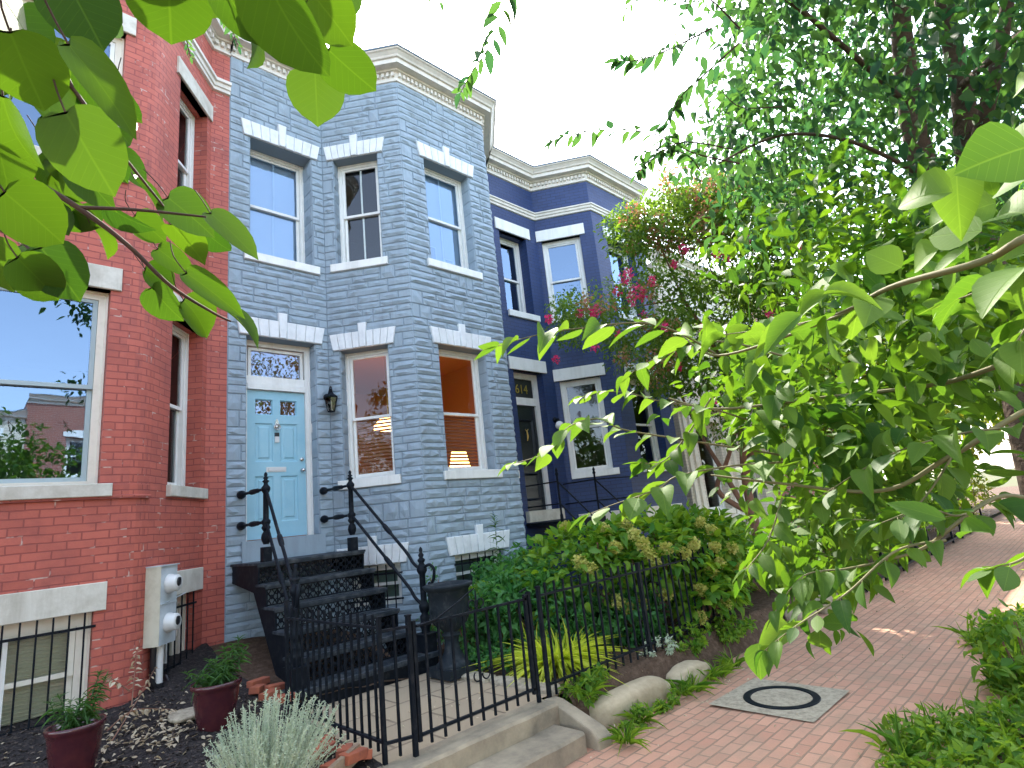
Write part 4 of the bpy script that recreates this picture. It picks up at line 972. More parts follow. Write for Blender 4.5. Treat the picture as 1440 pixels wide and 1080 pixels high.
# ------------------------------------------------------------------ iron fence and gate
def fence_run(parent, p0, p1, z0, zr0, zr1, n, toph=.05, bot=-.06, rad=.0085):
    p0 = Vector(p0); p1 = Vector(p1); d = p1-p0
    nr = Vector((d.y, -d.x)).normalized()
    for z in (zr0, zr1):
        mb = MB(); F = frame(p0, p1); mb.fbox(F, 0, d.length, z-.009, z+.009, -.014, .014); mb.build('rail', M['iron'], parent)
    for i in range(n):
        q = p0+d*((i+.75)/(n+.5)); mb = MB(); mb.box((q.x-rad, q.y-rad, zr1+bot), (q.x+rad, q.y+rad, zr0+toph)); mb.build('picket', M['iron'], parent)
def fpost(parent, x, y, zb, zt, r=.0145):
    mb = MB(); mb.box((x-r, y-r, zb), (x+r, y+r, zt)); mb.box((x-r-.004, y-r-.004, zt), (x+r+.004, y+r+.004, zt+.012)); return mb.build('post', M['iron'], parent)
PA, PB, PG, PF = (2.27, 3.93), (2.475, 3.86), (3.73, 3.86), (3.86, 3.86)
fl = thing('iron_fence', 'black iron side fence running back from the corner post beside the silver plant', 'fence', (2.27, 3.93, -1.6))
fpost(fl, *PA, -1.62, -.60); fpost(fl, 2.25, 5.52, -1.6, -.52); fence_run(fl, PA, (2.25, 5.5), 0, -.665, -1.41, 14, .09, -.07)
fpost(fl, PB[0], PB[1], -1.60, -.62, .016); fence_run(fl, PA, PB, 0, -.69, -1.42, 1, .09, -.1)
gt = thing('iron_gate', 'black iron garden gate with a curved top bar and small scrolls, above the concrete steps', 'gate', (3.1, 3.86, -1.53))
F = frame((PB[0]+.03, PB[1]), (PG[0]-.02, PG[1])); GL = F.L
fence_run(gt, (PB[0]+.05, PB[1]), (PG[0]-.03, PG[1]), 0, -.70, -1.43, 9, .012, -.075)
mb = MB(); mb.box((PB[0]+.028, PB[1]-.014, -1.47), (PB[0]+.056, PB[1]+.014, -.66)); mb.box((PG[0]-.06, PG[1]-.014, -1.47), (PG[0]-.032, PG[1]+.014, -.66)); mb.build('stile', M['iron'], gt)
mb = MB(); c = GL*.52
mb.tube([F(.03, -.70, .02), F(.2, -.685, .02), F(.42, -.60, .02), F(c-.03, -.52, .02)], .007, 5); mb.build('curved_bar', M['iron'], gt)
mb = MB(); mb.tube([F(c, -.70, 0), F(c, -.53, 0)], [.012, .004], 5)
for s in (-1, 1):
    mb.ring((c+s*.045, -.645, 0), .035, .006, F, 14, 5, -PI*.5, PI*1.2) if s > 0 else mb.ring((c-.045, -.645, 0), .035, .006, F, 14, 5, PI*1.5, -PI*.2)
    ms_ = MB(); ms_.ring((c+s*.045, -1.18, 0), .038, .006, F, 14, 5, PI*.9 if s > 0 else PI*.1, PI*2.3 if s > 0 else -PI*1.3); ms_.build('scroll', M['iron'], gt)
mb.build('scroll', M['iron'], gt)
mb = MB(); mb.tube([F(GL-.10, -.63, .02), F(GL-.02, -.61, .02), F(GL-.0, -.66, .02), F(GL-.07, -.68, .02)], .008, 5); mb.build('latch', M['iron'], gt)
fr_ = thing('iron_fence', 'black iron front fence right of the gate, in front of the golden grass', 'fence', (4.6, 3.85, -1.6))
fpost(fr_, PG[0], PG[1], -1.60, -.66, .0145); fpost(fr_, PF[0], PF[1], -1.62, -.63, .016); fence_run(fr_, PF, (5.40, 3.84), 0, -.70, -1.44, 12, .10, -.10)
fpost(fr_, 5.41, 3.84, -1.62, -.62, .02); fence_run(fr_, (5.41, 3.84), (7.2, 3.83), 0, -.70, -1.44, 13, .10, -.10); fpost(fr_, 7.2, 3.83, -1.62, -.64, .02)
# staircase of the navy house (iron)
s2 = thing('iron_staircase', 'thin black iron staircase and rails to the black door of the navy house', 'staircase', (8.4, 7.0, -1.55))
for k in range(6):
    mb = MB(); y = 6.95-.25*k; z = -.13-.235*k; mb.box((7.78, y, z-.04), (9.0, YF if k == 0 else y+.3, z)); mb.build('tread', M['iron'], s2)
mb = MB(); mb.box((7.78, 6.95, -.42), (9.0, 6.98, -.17)); mb.build('fascia', M['iron'], s2)
for x in (7.86, 8.95):
    mb = MB(); mb.lathe((x, 7.05, -.13), [(.03, 0), (.03, .1), (.02, .12), (.02, .8), (.035, .83), (.02, .87), (.03, .9), (.004, .95)], 10); mb.build('newel_post', M['iron'], s2)
    mb = MB(); mb.lathe((x, 5.65, -1.45), [(.04, 0), (.04, .1), (.025, .12), (.025, .95), (.035, .98), (.02, 1.02), (.004, 1.08)], 10); mb.build('newel_post', M['iron'], s2)
    for dz in (.7, .3):
        mb = MB(); mb.tube([(x, 7.05, -.13+dz), (x, 5.65, -1.45+dz)], .016, 7); mb.build('handrail', M['iron'], s2)
        mb = MB(); mb.tube([(x, 7.05, -.13+dz), (x, YF-.02, -.13+dz)], .014, 7); mb.build('wall_anchor', M['iron'], s2)
for a, b in ((8.95, 10.9),):
    for dz in (.7, .3): mb = MB(); mb.tube([(a, 7.05, -.13+dz), (9.9, 6.7, -.13+dz)], .013, 6); mb.build('side_rail', M['iron'], s2)
# cream house railings
s3 = thing('iron_railing', 'short black railing in front of the cream house behind the hydrangea', 'railing', (12.2, 6.2, -1.55))
fence_run(s3, (10.6, 6.1), (13.6, 6.1), 0, -.55, -1.35, 14, .03); fpost(s3, 10.6, 6.1, -1.6, -.45); fpost(s3, 13.6, 6.1, -1.6, -.45)
# low metal edging along the far gardens
lf = thing('low_fence', 'low dark fence along the left edge of the far brick pavement', 'fence', (15, 3.42, GZ))
F = frame((9.9, 3.42), (24, 3.42))
mb = MB(); mb.fbox(F, 0, F.L, GZ+.08, GZ+.12, -.02, .02); mb.fbox(F, 0, F.L, GZ+.58, GZ+.62, -.02, .02); mb.build('rail', M['iron'], lf)
for i in range(12): fpost(lf, 9.95+i*1.27, 3.42, GZ, GZ+.7, .025)
# ------------------------------------------------------------------ urn
ur = thing('urn', 'tall dark fluted garden urn beside the foot of the black staircase', 'urn', (3.94, 5.32, -1.53))
c = (3.94, 5.32, -1.53)
mb = MB(); mb.box((c[0]-.20, c[1]-.20, c[2]), (c[0]+.20, c[1]+.20, c[2]+.09)); mb.build('plinth', M['urn'], ur)
mb = MB(); mb.lathe((c[0], c[1], c[2]+.09), [(.185, 0), (.185, .02), (.15, .05), (.13, .07), (.12, .09), (.085, .15), (.075, .24), (.085, .29), (.10, .30), (.10, .315), (.075, .33), (.10, .36), (.17, .42), (.205, .50), (.215, .60), (.225, .76), (.235, .765), (.27, .80), (.275, .82), (.25, .83), (.21, .80), (.19, .72), (.0, .71)], 28)
mb.build('bowl', M['urn'], ur)
mb = MB()
for k in range(20):
    an = 2*PI*k/20; f = lambda r, h: (c[0]+r*math.cos(an), c[1]+r*math.sin(an), c[2]+.09+h)
    mb.tube([f(.10, .37), f(.17, .425), f(.205, .50), f(.213, .58)], [.006, .012, .014, .004], 5)
mb.build('fluting', M['urn'], ur)
# ------------------------------------------------------------------ glazed pots with lilies
def plant_stem(mb, leaves, p0, p1, n, L, wr=.16, up_=.25):
    path = smooth_path([p0, (Vector(p0)+Vector(p1))/2+Vector((R.gauss(0, .015), R.gauss(0, .015), 0)), p1], 6)
    mb.tube(path, [.0045*(1-.6*i/len(path)) for i in range(len(path))], 5)
    for i in range(n):
        t = .12+.88*(i+.5)/n; q, d = along(path, t); an = i*2.4+R.uniform(-.3, .3)
        a = Vector((math.cos(an), math.sin(an), up_+.9*(t > .85)+R.gauss(0, .15)))
        leaves[0].append(q); leaves[1].append(a); leaves[2].append(Vector((0, 0, 1))-a*.3); leaves[3].append(L*R.uniform(.75, 1.15)*(1-.4*max(0, t-.7)/.3))
def pot(cx, cy, zb, rt_, h, label, plabel, stems, L):
    t = thing('flower_pot', label, 'pot', (cx, cy, zb))
    mb = MB(); s = rt_/.2
    mb.lathe((cx, cy, zb), [(.12*s, 0), (.125*s, .01), (.15*s, h*.25), (.175*s, h*.55), (.188*s, h*.82), (.196*s, h*.88), (.205*s, h*.90), (.208*s, h*.97), (.2*s, h), (.185*s, h*.98), (.18*s, h*.88), (0.0, h*.87)], 32); mb.build('glazed_body', M['pot'], t)
    mb = MB(); mb.lathe((cx, cy, zb+h*.872), [(.178*s, 0), (.16*s, .012), (.08*s, .022), (.001, .02)], 20); mb.build('potting_soil', M['soil'], t)
    pt = thing('potted_lily', plabel, 'plant', (cx, cy, zb+h*.88))
    mb = MB(); lv = ([], [], [], [])
    for dx, dy, hh, lean in stems:
        plant_stem(mb, lv, (cx+dx*.5, cy+dy*.5, zb+h*.87), (cx+dx*1.3+lean, cy+dy*1.3, zb+h*.88+hh), int(hh/.0075), L)
    mb.build('stems', M['leaf_lily'], pt); LL = np.array(lv[3])
    leaf_object('foliage', [(T_BLADE, lv[0], lv[1], lv[2], LL, LL*.15)], M['leaf_lily'], pt)
pot(.73, 5.5, -1.465, .175, .385, 'oxblood glazed flower pot, nearest the camera, under the barred cream basement window', 'lily plant with two leafy stems in the pot nearest the camera',
    [(-.06, 0, .24, -.03), (.02, -.05, .20, -.01), (-.09, .06, .20, -.03), (-.02, .08, .18, 0), (.09, .02, .34, .01), (.12, .05, .30, .02), (0, 0, .17, 0), (-.04, -.06, .14, 0), (.07, -.05, .16, 0)], .085)
pot(1.70, 5.65, -1.455, .19, .385, 'oxblood glazed flower pot beside the party wall of the red and grey houses', 'bushy lily plant in the pot below the electricity meters',
    [(-.06, 0, .14, -.03), (.05, -.05, .18, -.0), (-.14, .02, .16, -.05), (-.02, .08, .2, 0), (.09, .02, .30, .03), (.12, .05, .33, .05), (.05, .08, .27, .03), (.0, 0, .2, 0), (.13, -.02, .24, .06), (.15, .08, .26, .06), (-.1, -.05, .12, -.02), (.03, -.09, .13, 0)], .10)
# ------------------------------------------------------------------ meters
ang = RF[11]
mt = thing('electricity_meters', 'grey meter cabinet with two round meters on the angled red brick wall', 'meter box', ang(.2-.17+.1, -.9, .05))
o_ = -.17
u0, u1, d1 = .16+o_, .50+o_, .145
u0 = max(u0, .01)
mb = MB(); mb.fbox(ang, u0, u1, -.86, -.10, .0, d1); bx_ = mb.build('cabinet', [M['metal_lt']], mt)
mb = MB(); mb.fbox(ang, u0-.006, u0, -.86, -.10, .0, d1+.004); mb.build('side_panel', M['metal_cream'], mt)
mb = MB(); mb.fbox(ang, u0-.01, u1+.01, -.10, -.088, 0, d1+.02); mb.fbox(ang, u0, u1+.005, -.475, -.467, d1, d1+.008); mb.build('seam', M['metal_lt'], mt)
nax = Vector((ang.n.x, ang.n.y, 0))
for z in (-.28, -.66):
    mb = MB(); cu = (u0+u1)/2
    mb.lathe(ang(cu, z, d1), [(.095, 0), (.095, .025), (.083, .035), (.083, .09), (.075, .10), (.0, .101)], 24, 0, nax); me_ = mb.build('meter', M['plastic_gr'], mt)
    mb = MB(); mb.lathe(ang(cu, z+.01, d1+.101), [(.045, 0), (.04, .006), (.0, .007)], 18, 0, nax); mb.fbox(ang, cu-.03, cu+.03, z+.02, z+.05, d1+.1015, d1+.109); mb.build('dial', M['black_pl'], me_)
mb = MB()
mb.tube([ang(cu, -.86, .07), ang(cu, -1.45, .07)], .04, 14); mb.build('conduit', M['pvc'], mt)
mb = MB(); mb.tube([ang(cu-.07, -.86, .05), ang(cu-.07, -1.2, .05), ang(cu-.02, -1.32, .1), ang(cu+.1, -1.28, .12), ang(cu+.16, -1.20, .06)], .028, 10); mb.tube([ang(cu, -1.22, .07), ang(cu, -1.30, .07)], .052, 14); mb.build('drain_elbow', M['black_pl'], mt)
mb = MB(); mb.tube([ang(u0+.02, -.466, d1+.015), ang(u1+.05, -.44, .12), ang(u1+.35, -.42, .06)], .008, 5); mb.build('ground_wire', M['metal_lt'], mt)
# loose bricks and planks of the edging
bricks = [(2.30, 6.35, 0, .3, 0), (2.22, 6.15, 0, .9, .1), (2.36, 6.05, .0, .2, .1), (2.24, 5.9, 0, .6, 0), (2.3, 5.7, 0, .15, .1), (2.12, 4.55, .0, .7, .12), (2.03, 4.38, .03, .4, .0), (2.12, 4.22, .02, 1.0, .1), (1.98, 4.12, .0, .6, .15), (2.08, 4.02, .06, .35, .1), (2.2, 4.1, 0, 1.2, .3)]
bm0 = None
for k, (x, y, dz, rz, tl) in enumerate(bricks):
    if bm0 is None:
        mb = MB(); mb.box((-.10, -.05, -.03), (.10, .05, .03)); bm0 = mb.build('loose_brick', M['brick_loose'])
        b_ = bm0.modifiers.new('b', 'BEVEL'); b_.width = .006; b_.segments = 2; o = bm0
    else: o = bm0.copy(); C.objects.link(o)
    o.location = (x, y, mz(min(x, 2.25), y)+.03+dz); o.rotation_euler = (tl*.5, tl, rz)
    tag(o, 'loose old red brick lying by the foot of the iron side fence' if k > 4 else 'loose old red brick lying on the mulch beside the staircase', 'brick', 'loose bricks beside the fence' if k > 4 else 'loose bricks by the staircase')
mb = MB(); mb.box((-.30, -.018, -.05), (.30, .018, .05)); o = mb.build('edging_board', M['plank']); o.location = (1.90, 3.93, -1.47); o.rotation_euler = (0, -.05, .55); tag(o, 'short weathered board edging the bed beside the silver plant', 'board')
rock('edging_stone', 'flat pale stone slab on the mulch under the drain pipe', (1.62, 6.05, mz(1.62, 6.05)+.02), (.18, .16, .03), 'concrete_lt', seed=33, square=.5)
# white gravel and litter
def scatter_flat(name, pts, m, size, T=T_OVAL, wr=.5, lift=.012, kind='stuff'):
    n = len(pts); P = np.array(pts)+np.array([0, 0, lift])
    ax = rdir(n, 0, .25); nr = nrmz(rdir(n)*.5+np.array([0, 0, 1])); L = size*(.6+.8*rng.random(n))
    return tag(leaf_object(name, [(T, P, ax, nr, L, L*wr)], m), kind=kind)
lit = [(x, y, mz(x, y)) for x, y in ((R.uniform(-1.0, 2.2), R.uniform(3.9, 6.7)) for _ in range(420))]
lit += [(x, y, mz(x, y)+.01) for x, y in ((R.gauss(1.25, .22), R.gauss(5.9, .25)) for _ in range(260))]
scatter_flat('dead_leaves', lit, M['dryleaf'], .045)
lit = [(x, y, bz(x, y)) for x, y in ((R.uniform(4.05, 7.5), R.uniform(3.6, 6.3)) for _ in range(220))]+[(x, y, GZ+.01) for x, y in ((R.uniform(3.6, 25), 3.5-abs(R.gauss(0, .25))) for _ in range(500))]+[(x, y, GZ+.01) for x, y in ((R.uniform(3, 30), R.uniform(1.2, 3.4)) for _ in range(420))]
lit += [(x, y, -1.548) for x, y in ((R.uniform(2.3, 3.9), R.uniform(3.95, 5.7)) for _ in range(50))]
scatter_flat('fallen_petals', lit, M['dryleaf'], .028)
chips = [(x, y, mz(x, y)) for x, y in ((R.uniform(-1.5, 2.24), R.uniform(3.6, 7.0)) for _ in range(6500))]
M['chip'] = leaf_mat('bark_chip', (.022, .018, .016), (.11, .085, .07), .0, None, .9)
scatter_flat('mulch_chips', chips, M['chip'], .035, T_SMALL, .45, .008)
chips = [(x, y, bz(x, y)) for x, y in ((R.uniform(4.02, 8), R.uniform(3.7, 6.3)) for _ in range(3000))]
M['crumb'] = leaf_mat('soil_crumb', (.05, .032, .022), (.15, .105, .075), .0, None, .9)
scatter_flat('soil_crumbs', chips, M['crumb'], .028, T_SMALL, .6, .006)
# dried branch of dead leaves beside the meter box
dt = thing('dead_branch', 'withered branch with curled pale leaves leaning by the meter pipe', 'branch', (1.3, 6.35, -1.3))
mb = MB(); S_ = []
for pts, n in (([(1.02, 5.9, -1.36), (1.25, 6.2, -1.15), (1.42, 6.45, -.98)], 16), ([(1.2, 6.2, -1.2), (1.25, 6.4, -1.0), (1.28, 6.5, -.80)], 22), ([(1.0, 6.0, -1.3), (1.2, 6.1, -1.22), (1.5, 6.1, -1.3)], 20), ([(1.2, 6.3, -1.1), (1.1, 6.3, -1.0), (1.05, 6.4, -.95)], 14)):
    S_.append(spray(mb, pts, n, .055, .55, .006, .9, T_OVAL, .3, petiole=.1))
mb.build('twigs', M['bark_tan'], dt); leaf_object('withered_leaves', S_, M['dryleaf'], dt)
# ------------------------------------------------------------------ vegetation
def tree(name, label, cat, base, group=None): return thing(name, label, cat, base, group)
def trunk_tube(parent, paths, m='bark', name='trunk', k=10):
    mb = MB()
    for pts, r0, r1 in paths:
        p = smooth_path(pts, 6); n = len(p); mb.tube(p, [r0+(r1-r0)*i/(n-1) for i in range(n)], k)
    return mb.build(name, M[m], parent)
def ell(n, c, r, shell=.5):
    d = rdir(n); return np.array(c)+d*np.array(r)*((1-shell)+shell*rng.random(n)[:, None])**.6
# --- heart-leaved tree, near left
hub = at(-260, 330, 1.9)
t = tree('redbud_tree', 'tree with big heart-shaped leaves hanging across the upper left of the view', 'tree', (hub.x, hub.y, GZ))
hb = [[hub, at(-60, 210, 1.15), at(40, 252, 1.05), at(110, 292, 1.0), at(180, 345, .98), at(240, 402, .98), at(300, 440, 1.0), at(325, 452, 1.0)],
      [at(-60, 210, 1.15), at(-30, 300, 1.1), at(30, 340, 1.05), at(62, 375, 1.0)],
      [hub, at(-120, -60, 1.3), at(40, 20, 1.1), at(100, 120, 1.05), at(170, 215, 1.0), at(230, 290, 1.0)],
      [at(-120, -60, 1.3), at(150, -70, 1.0), at(330, -50, .95), at(425, 30, .92), at(452, 78, .92)], [at(110, 292, 1.0), at(190, 295, .98), at(290, 305, .97)]]
trunk_tube(t, [([Vector((hub.x-.25, hub.y-.1, GZ-.05)), Vector((hub.x-.2, hub.y-.1, -.8)), hub], .07, .02), ([hub, hub+Vector((-.5, -.2, .9)), hub+Vector((-.7, -.4, 2.2))], .02, .008)])
HL = [(237,-26,241,64,80),(372,-34,449,129,80),(443,100,447,178,64),(462,70,530,135,60),(415,-20,468,32,60),(440,-8,502,66,58),(150,-22,176,40,66),(92,-30,148,72,72),(14,45,62,160,74),(96,62,204,192,46),(122,92,196,186,46),(92,158,162,278,74),(4,135,22,252,80),(84,92,136,140,44),(236,278,302,327,50),(240,316,292,362,44),(296,300,365,358,34),(288,324,322,362,34),(6,270,99,347,64),(30,345,80,362,36),(58,348,114,424,56),(24,362,92,431,46),(-12,335,8,415,60),(204,378,256,412,36),(214,404,250,455,44),(258,422,309,472,46),(262,384,346,442,30),(318,438,374,474,30),(222,350,273,386,28),(128,318,166,352,30),(190,303,236,342,34),(88,288,136,324,42),(150,288,202,332,30),(130,188,176,262,44),(190,252,242,302,30),(58,58,96,122,42),(-10,-20,44,54,86),(56,-30,72,36,54),(48,86,84,172,52),(150,166,193,210,38),(-14,235,42,272,44),(312,-22,362,62,42),(338,26,389,97,36),(290,-30,300,26,50),(-20,60,6,150,60),(60,160,100,215,50),(20,20,80,95,60),(-10,190,30,290,50),(108,232,150,292,36),(165,212,205,262,28),(225,-60,300,-20,60),(480,-40,490,30,50),(30,250,76,300,40),(70,215,112,262,38)]
pos=[];ax=[];nr=[];LL=[];WW=[]; mb = MB()
for _ in range(13):
    x=R.uniform(-40,190);y=R.uniform(-60,300)
    if x+y*.35<235: an=R.gauss(1.0,.6); l_=R.uniform(50,75); HL.append((x,y,x+l_*math.cos(an),y+l_*math.sin(an),l_*R.uniform(.55,.8)))
for x0,y0,x1,y1,w_ in HL:
    l = math.hypot(x1-x0,y1-y0); d = min(1.35, max(.62, FPX*.115/l*R.uniform(.92, 1.08)))
    a = at(x0,y0,d); b = at(x1,y1,d*R.uniform(.94,1.08)); v = (b-a)
    n_ = (-a.normalized()+Vector((R.gauss(0,.4),R.gauss(0,.4),.35+R.gauss(0,.35))))
    pos.append(a); ax.append(v); nr.append(n_); LL.append(v.length*.96); WW.append(w_/FPX*d*.98)
    mb.tube(smooth_path([a, a-v.normalized()*.02+Vector((0,0,.012)), a-v.normalized()*.035+Vector((R.gauss(0,.01),R.gauss(0,.01),.03))],3), .0009, 5)
for i, b_ in enumerate(hb):
    p = smooth_path(b_, 6); n = len(p); r0 = .0055 if i in (0, 2, 3) else .003; mb.tube(p, [r0+(.0015-r0)*k/(n-1) for k in range(n)], 7)
mb.build('branch', M['bark_dk'], t)
leaf_object('foliage', [(T_HEART,pos,ax,nr,np.array(LL),np.array(WW))], M['leaf_heart'], t)
# --- street tree on the right with its twigs overhead
TB = Vector((5.5, .36, GZ-.05))
t = tree('street_tree', 'tall street tree with dark forked trunk at the right edge of the view', 'tree', TB)
S1 = [TB, Vector((5.49, .37, -.6)), at(1468, 640, 5.5), at(1440, 520, 5.55), at(1405, 420, 5.6)]
trunk_tube(t, [(S1, .19, .15)], 'bark')
trunk_tube(t, [([at(1425, 470, 5.6), at(1350, 350, 5.65), at(1303, 250, 5.7), at(1280, 150, 5.8), at(1268, 50, 5.9), at(1255, -90, 6.1)], .11, .06),
               ([at(1405, 420, 5.6), at(1378, 320, 5.8), at(1362, 215, 6.0), at(1352, 120, 6.1), at(1330, 20, 6.3), at(1315, -90, 6.5)], .11, .05),
               ([at(1365, 240, 5.95), at(1388, 150, 5.8), at(1408, 60, 5.8), at(1425, -60, 5.9)], .06, .035),
               ([at(1280, 150, 5.8), at(1180, 60, 5.2), at(1080, -20, 4.6), at(950, -80, 4.0)], .022, .010), ([at(1303, 250, 5.7), at(1200, 200, 5.2), at(1100, 190, 4.8), at(1010, 230, 4.4)], .018, .006),
               ([at(950, -80, 4.0), at(780, -150, 3.6), at(690, -120, 3.4)], .014, .006), ([at(1352, 120, 6.1), at(1420, 60, 5.0), at(1520, -30, 4.2)], .03, .01)], 'bark', 'limb')
PS = [(880,-120),(1600,-120),(1600,300),(1440,330),(1330,290),(1180,330),(1060,330),(985,270),(960,215),(1020,160),(1045,60),(985,40),(945,20)]
ce = region(PS, 330, 3.8, 9.0)+region(PS, 130, 7, 12)+region([(1030,40),(1250,-40),(1262,330),(1100,335),(1000,260)], 70, 5, 9); se = [cloud(T_OVAL, ce, .30, 24, .088, .5, .7, .5)]
PS2 = [(1130,100),(1440,60),(1440,250),(1330,260),(1150,330)]
se.append(cloud(T_OVAL, region(PS2, 50, 6, 10), .3, 16, .09, .5, .7, .5))
PSo = [(800,-700),(1900,-700),(1900,-150),(850,-130)]
se.append(cloud(T_OVAL, region(PSo, 120, 3.6, 7.5), .4, 22, .12, .5, .7, .5)); se.append(cloud(T_OVAL, region([(420,-1100),(1500,-1100),(1500,-150),(560,-150)], 130, 5, 9), .4, 24, .13, .5, .7, .5))  # unseen crown clumps above the view, added to throw dappled shade below
mb = MB()
TW = [([at(700,-110,3.3), at(708,-10,3.2), at(690,60,3.15), at(664,100,3.1), at(648,130,3.1)], 24, .105),
      ([at(1000,40,3.6), at(940,70,3.5), at(895,85,3.4), at(868,85,3.4)], 20, .10), ([at(1040,60,3.7), at(985,110,3.6), at(955,140,3.5), at(938,185,3.5), at(930,215,3.5)], 26, .10),
      ([at(1040,230,3.7), at(975,215,3.6), at(925,190,3.5), at(860,182,3.4), at(800,190,3.35), at(775,200,3.3)], 34, .10), ([at(1030,210,3.7), at(960,200,3.5), at(915,225,3.5), at(895,245,3.5)], 24, .085),
      ([at(985,240,3.7), at(960,215,3.6), at(905,215,3.5), at(900,240,3.5)], 18, .085), ([at(240,-60,3.2), at(290,-10,3.1), at(320,30,3.1), at(335,65,3.1)], 24, .045), ([at(240,-60,3.2), at(255,10,3.1), at(262,55,3.1), at(268,80,3.1)], 18, .04),
      ([at(940,-60,3.6), at(900,-20,3.5), at(880,20,3.5)], 10, .06), ([at(1040,40,3.7), at(1000,0,3.6), at(975,-10,3.5), at(950,60,3.5)], 16, .07), ([at(1100,150,4), at(1040,150,3.9), at(1010,120,3.8)], 16, .075),([at(560,-80,3.2), at(600,-30,3.1), at(618,2,3.1)], 10, .06)]
for pts, n, L in TW: se.append(spray(mb, pts, n, L, .42, .005, .35, T_OVAL, .12, .8, petiole=.05, taper=.5))
mb.build('twig', M['bark_dk'], t)
leaf_object('foliage', se, M['leaf_street'], t)
# --- young broad-leaved tree, right foreground
hub = at(1680, 620, 2.3)
t = tree('mulberry_tree', 'young broad-leaved tree whose bright green branches reach in from the right over the pavement', 'tree', (hub.x, hub.y, GZ))
trunk_tube(t, [([Vector((hub.x+.1, hub.y-.1, GZ-.05)), Vector((hub.x+.05, hub.y, -.9)), hub, at(1600, 330, 2.3), at(1560, 60, 2.5)], .05, .02)])
mb = MB(); se = []
BR = [([hub, at(1500,560,2.0), at(1340,640,1.9), at(1240,690,1.9), at(1100,680,2.0), at(1000,668,2.1)], .010),
      ([hub, at(1500,500,2.1), at(1320,540,2.2), at(1150,560,2.3), at(1010,575,2.3), at(940,560,2.3)], .010),
      ([at(1600,330,2.2), at(1480,325,1.2), at(1380,368,1.15), at(1250,405,1.25), at(1160,452,1.4), at(1010,500,1.7), at(955,468,1.8)], .008),
      ([hub, at(1500,700,2.0), at(1400,700,1.8), at(1300,770,1.7), at(1230,790,1.65)], .008)]
for pts, r0 in BR: p = smooth_path(pts, 8); mb.tube(p, [r0*(1-.7*i/len(p)) for i in range(len(p))], 6)
SP = [([at(1010,500,1.75), at(955,468,1.7), at(899,454,1.65), at(818,461,1.6), at(751,472,1.6), at(700,487,1.6)], 17, .105, .55),
      ([at(1100,640,2.1), at(960,618,1.95), at(877,604,1.9), at(841,589,1.85), at(800,600,1.8), at(768,636,1.8), at(722,652,1.8)], 19, .085, .62),
      ([at(1100,650,2.0), at(1030,655,1.9), at(955,669,1.8), at(929,685,1.75), at(900,697,1.7), at(861,710,1.7), at(826,724,1.7)], 10, .10, .62),
      ([at(1050,590,2.1), at(1000,575,2.0), at(924,563,1.95), at(887,553,1.9), at(850,551,1.9), at(818,558,1.9)], 15, .075, .62),
      ([at(1330,760,1.6), at(1260,775,1.55), at(1190,835,1.5), at(1120,880,1.45), at(1075,915,1.45)], 17, .07, .5),
      ([at(1240,790,1.7), at(1190,800,1.65), at(1130,810,1.6), at(1090,860,1.6)], 13, .07, .55),
      ([at(1340,640,1.9), at(1300,700,1.8), at(1260,730,1.7), at(1200,730,1.7)], 11, .08, .6), ([at(1400,700,1.8), at(1350,725,1.7), at(1300,715,1.65), at(1240,735,1.6)], 10, .115, .4),
      ([at(1440,600,1.9), at(1350,610,1.8), at(1250,640,1.8), at(1150,700,1.8)], 14, .10, .55), ([at(1250,405,1.3), at(1180,440,1.3), at(1100,460,1.4), at(1020,470,1.5)], 9, .10, .6),
      ([at(1500,420,1.3), at(1460,440,1.2), at(1430,480,1.15)], 5, .10, .6), ([at(1480,760,1.4), at(1430,790,1.3), at(1385,800,1.3)], 8, .07, .5), ([at(1500,330,1.1), at(1440,380,1.1), at(1350,420,1.2)], 7, .1, .6),
      ([at(1100,500,1.8), at(1010,480,1.8), at(930,500,1.8), at(880,530,1.8)], 14, .08, .6), ([at(1000,560,2), at(960,620,1.95), at(930,650,1.9), at(900,650,1.9)], 12, .08, .6), ([at(1100,700,1.9), at(1080,760,1.85), at(1050,800,1.8)], 10, .085, .5)]
sb = []
for i, (pts, n, L, wr) in enumerate(SP):
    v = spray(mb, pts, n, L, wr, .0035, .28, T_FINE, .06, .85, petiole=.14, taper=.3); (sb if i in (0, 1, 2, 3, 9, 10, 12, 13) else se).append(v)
HL2 = [(1340,270,1250,272,46),(1450,205,1350,232,70),(1345,235,1347,318,42),(1380,325,1305,332,46),(1345,300,1280,320,26),(1268,376,1215,352,34),(1320,350,1268,375,36),(1358,350,1300,388,16),(1450,112,1412,132,22),(1162,445,1166,516,46),(1126,442,1070,484,28),(1168,398,1130,420,32),(1158,414,1234,404,22),(1166,412,1108,442,24),(1052,458,1016,496,30),(1018,462,980,476,24),(1440,448,1418,518,38),(1460,240,1390,262,50),(1400,285,1345,300,40),(1440,300,1380,290,40),(1200,390,1172,372,26),(1450,330,1400,360,30),(1450,190,1390,205,40),(1242,730,1236,765,26),(1152,885,1154,920,24),(1110,880,1072,905,28),(1066,905,1070,955,30),(1190,878,1150,872,20),(1330,730,1245,705,20),(1400,750,1320,735,18),(1310,790,1270,770,16)]
pos=[];ax=[];nr=[];LL=[];WW=[]
for x0,y0,x1,y1,w_ in HL2:
    l = math.hypot(x1-x0,y1-y0); d = min(2.0, max(.8, FPX*.11/l))
    a = at(x0,y0,d); v = at(x1,y1,d*R.uniform(.95,1.07))-a
    pos.append(a); ax.append(v); nr.append(-a.normalized()+Vector((R.gauss(0,.2),R.gauss(0,.2),.5))); LL.append(v.length); WW.append(w_/FPX*d*1.1)
sb.append((T_FINE,pos,ax,nr,np.array(LL),np.array(WW)))
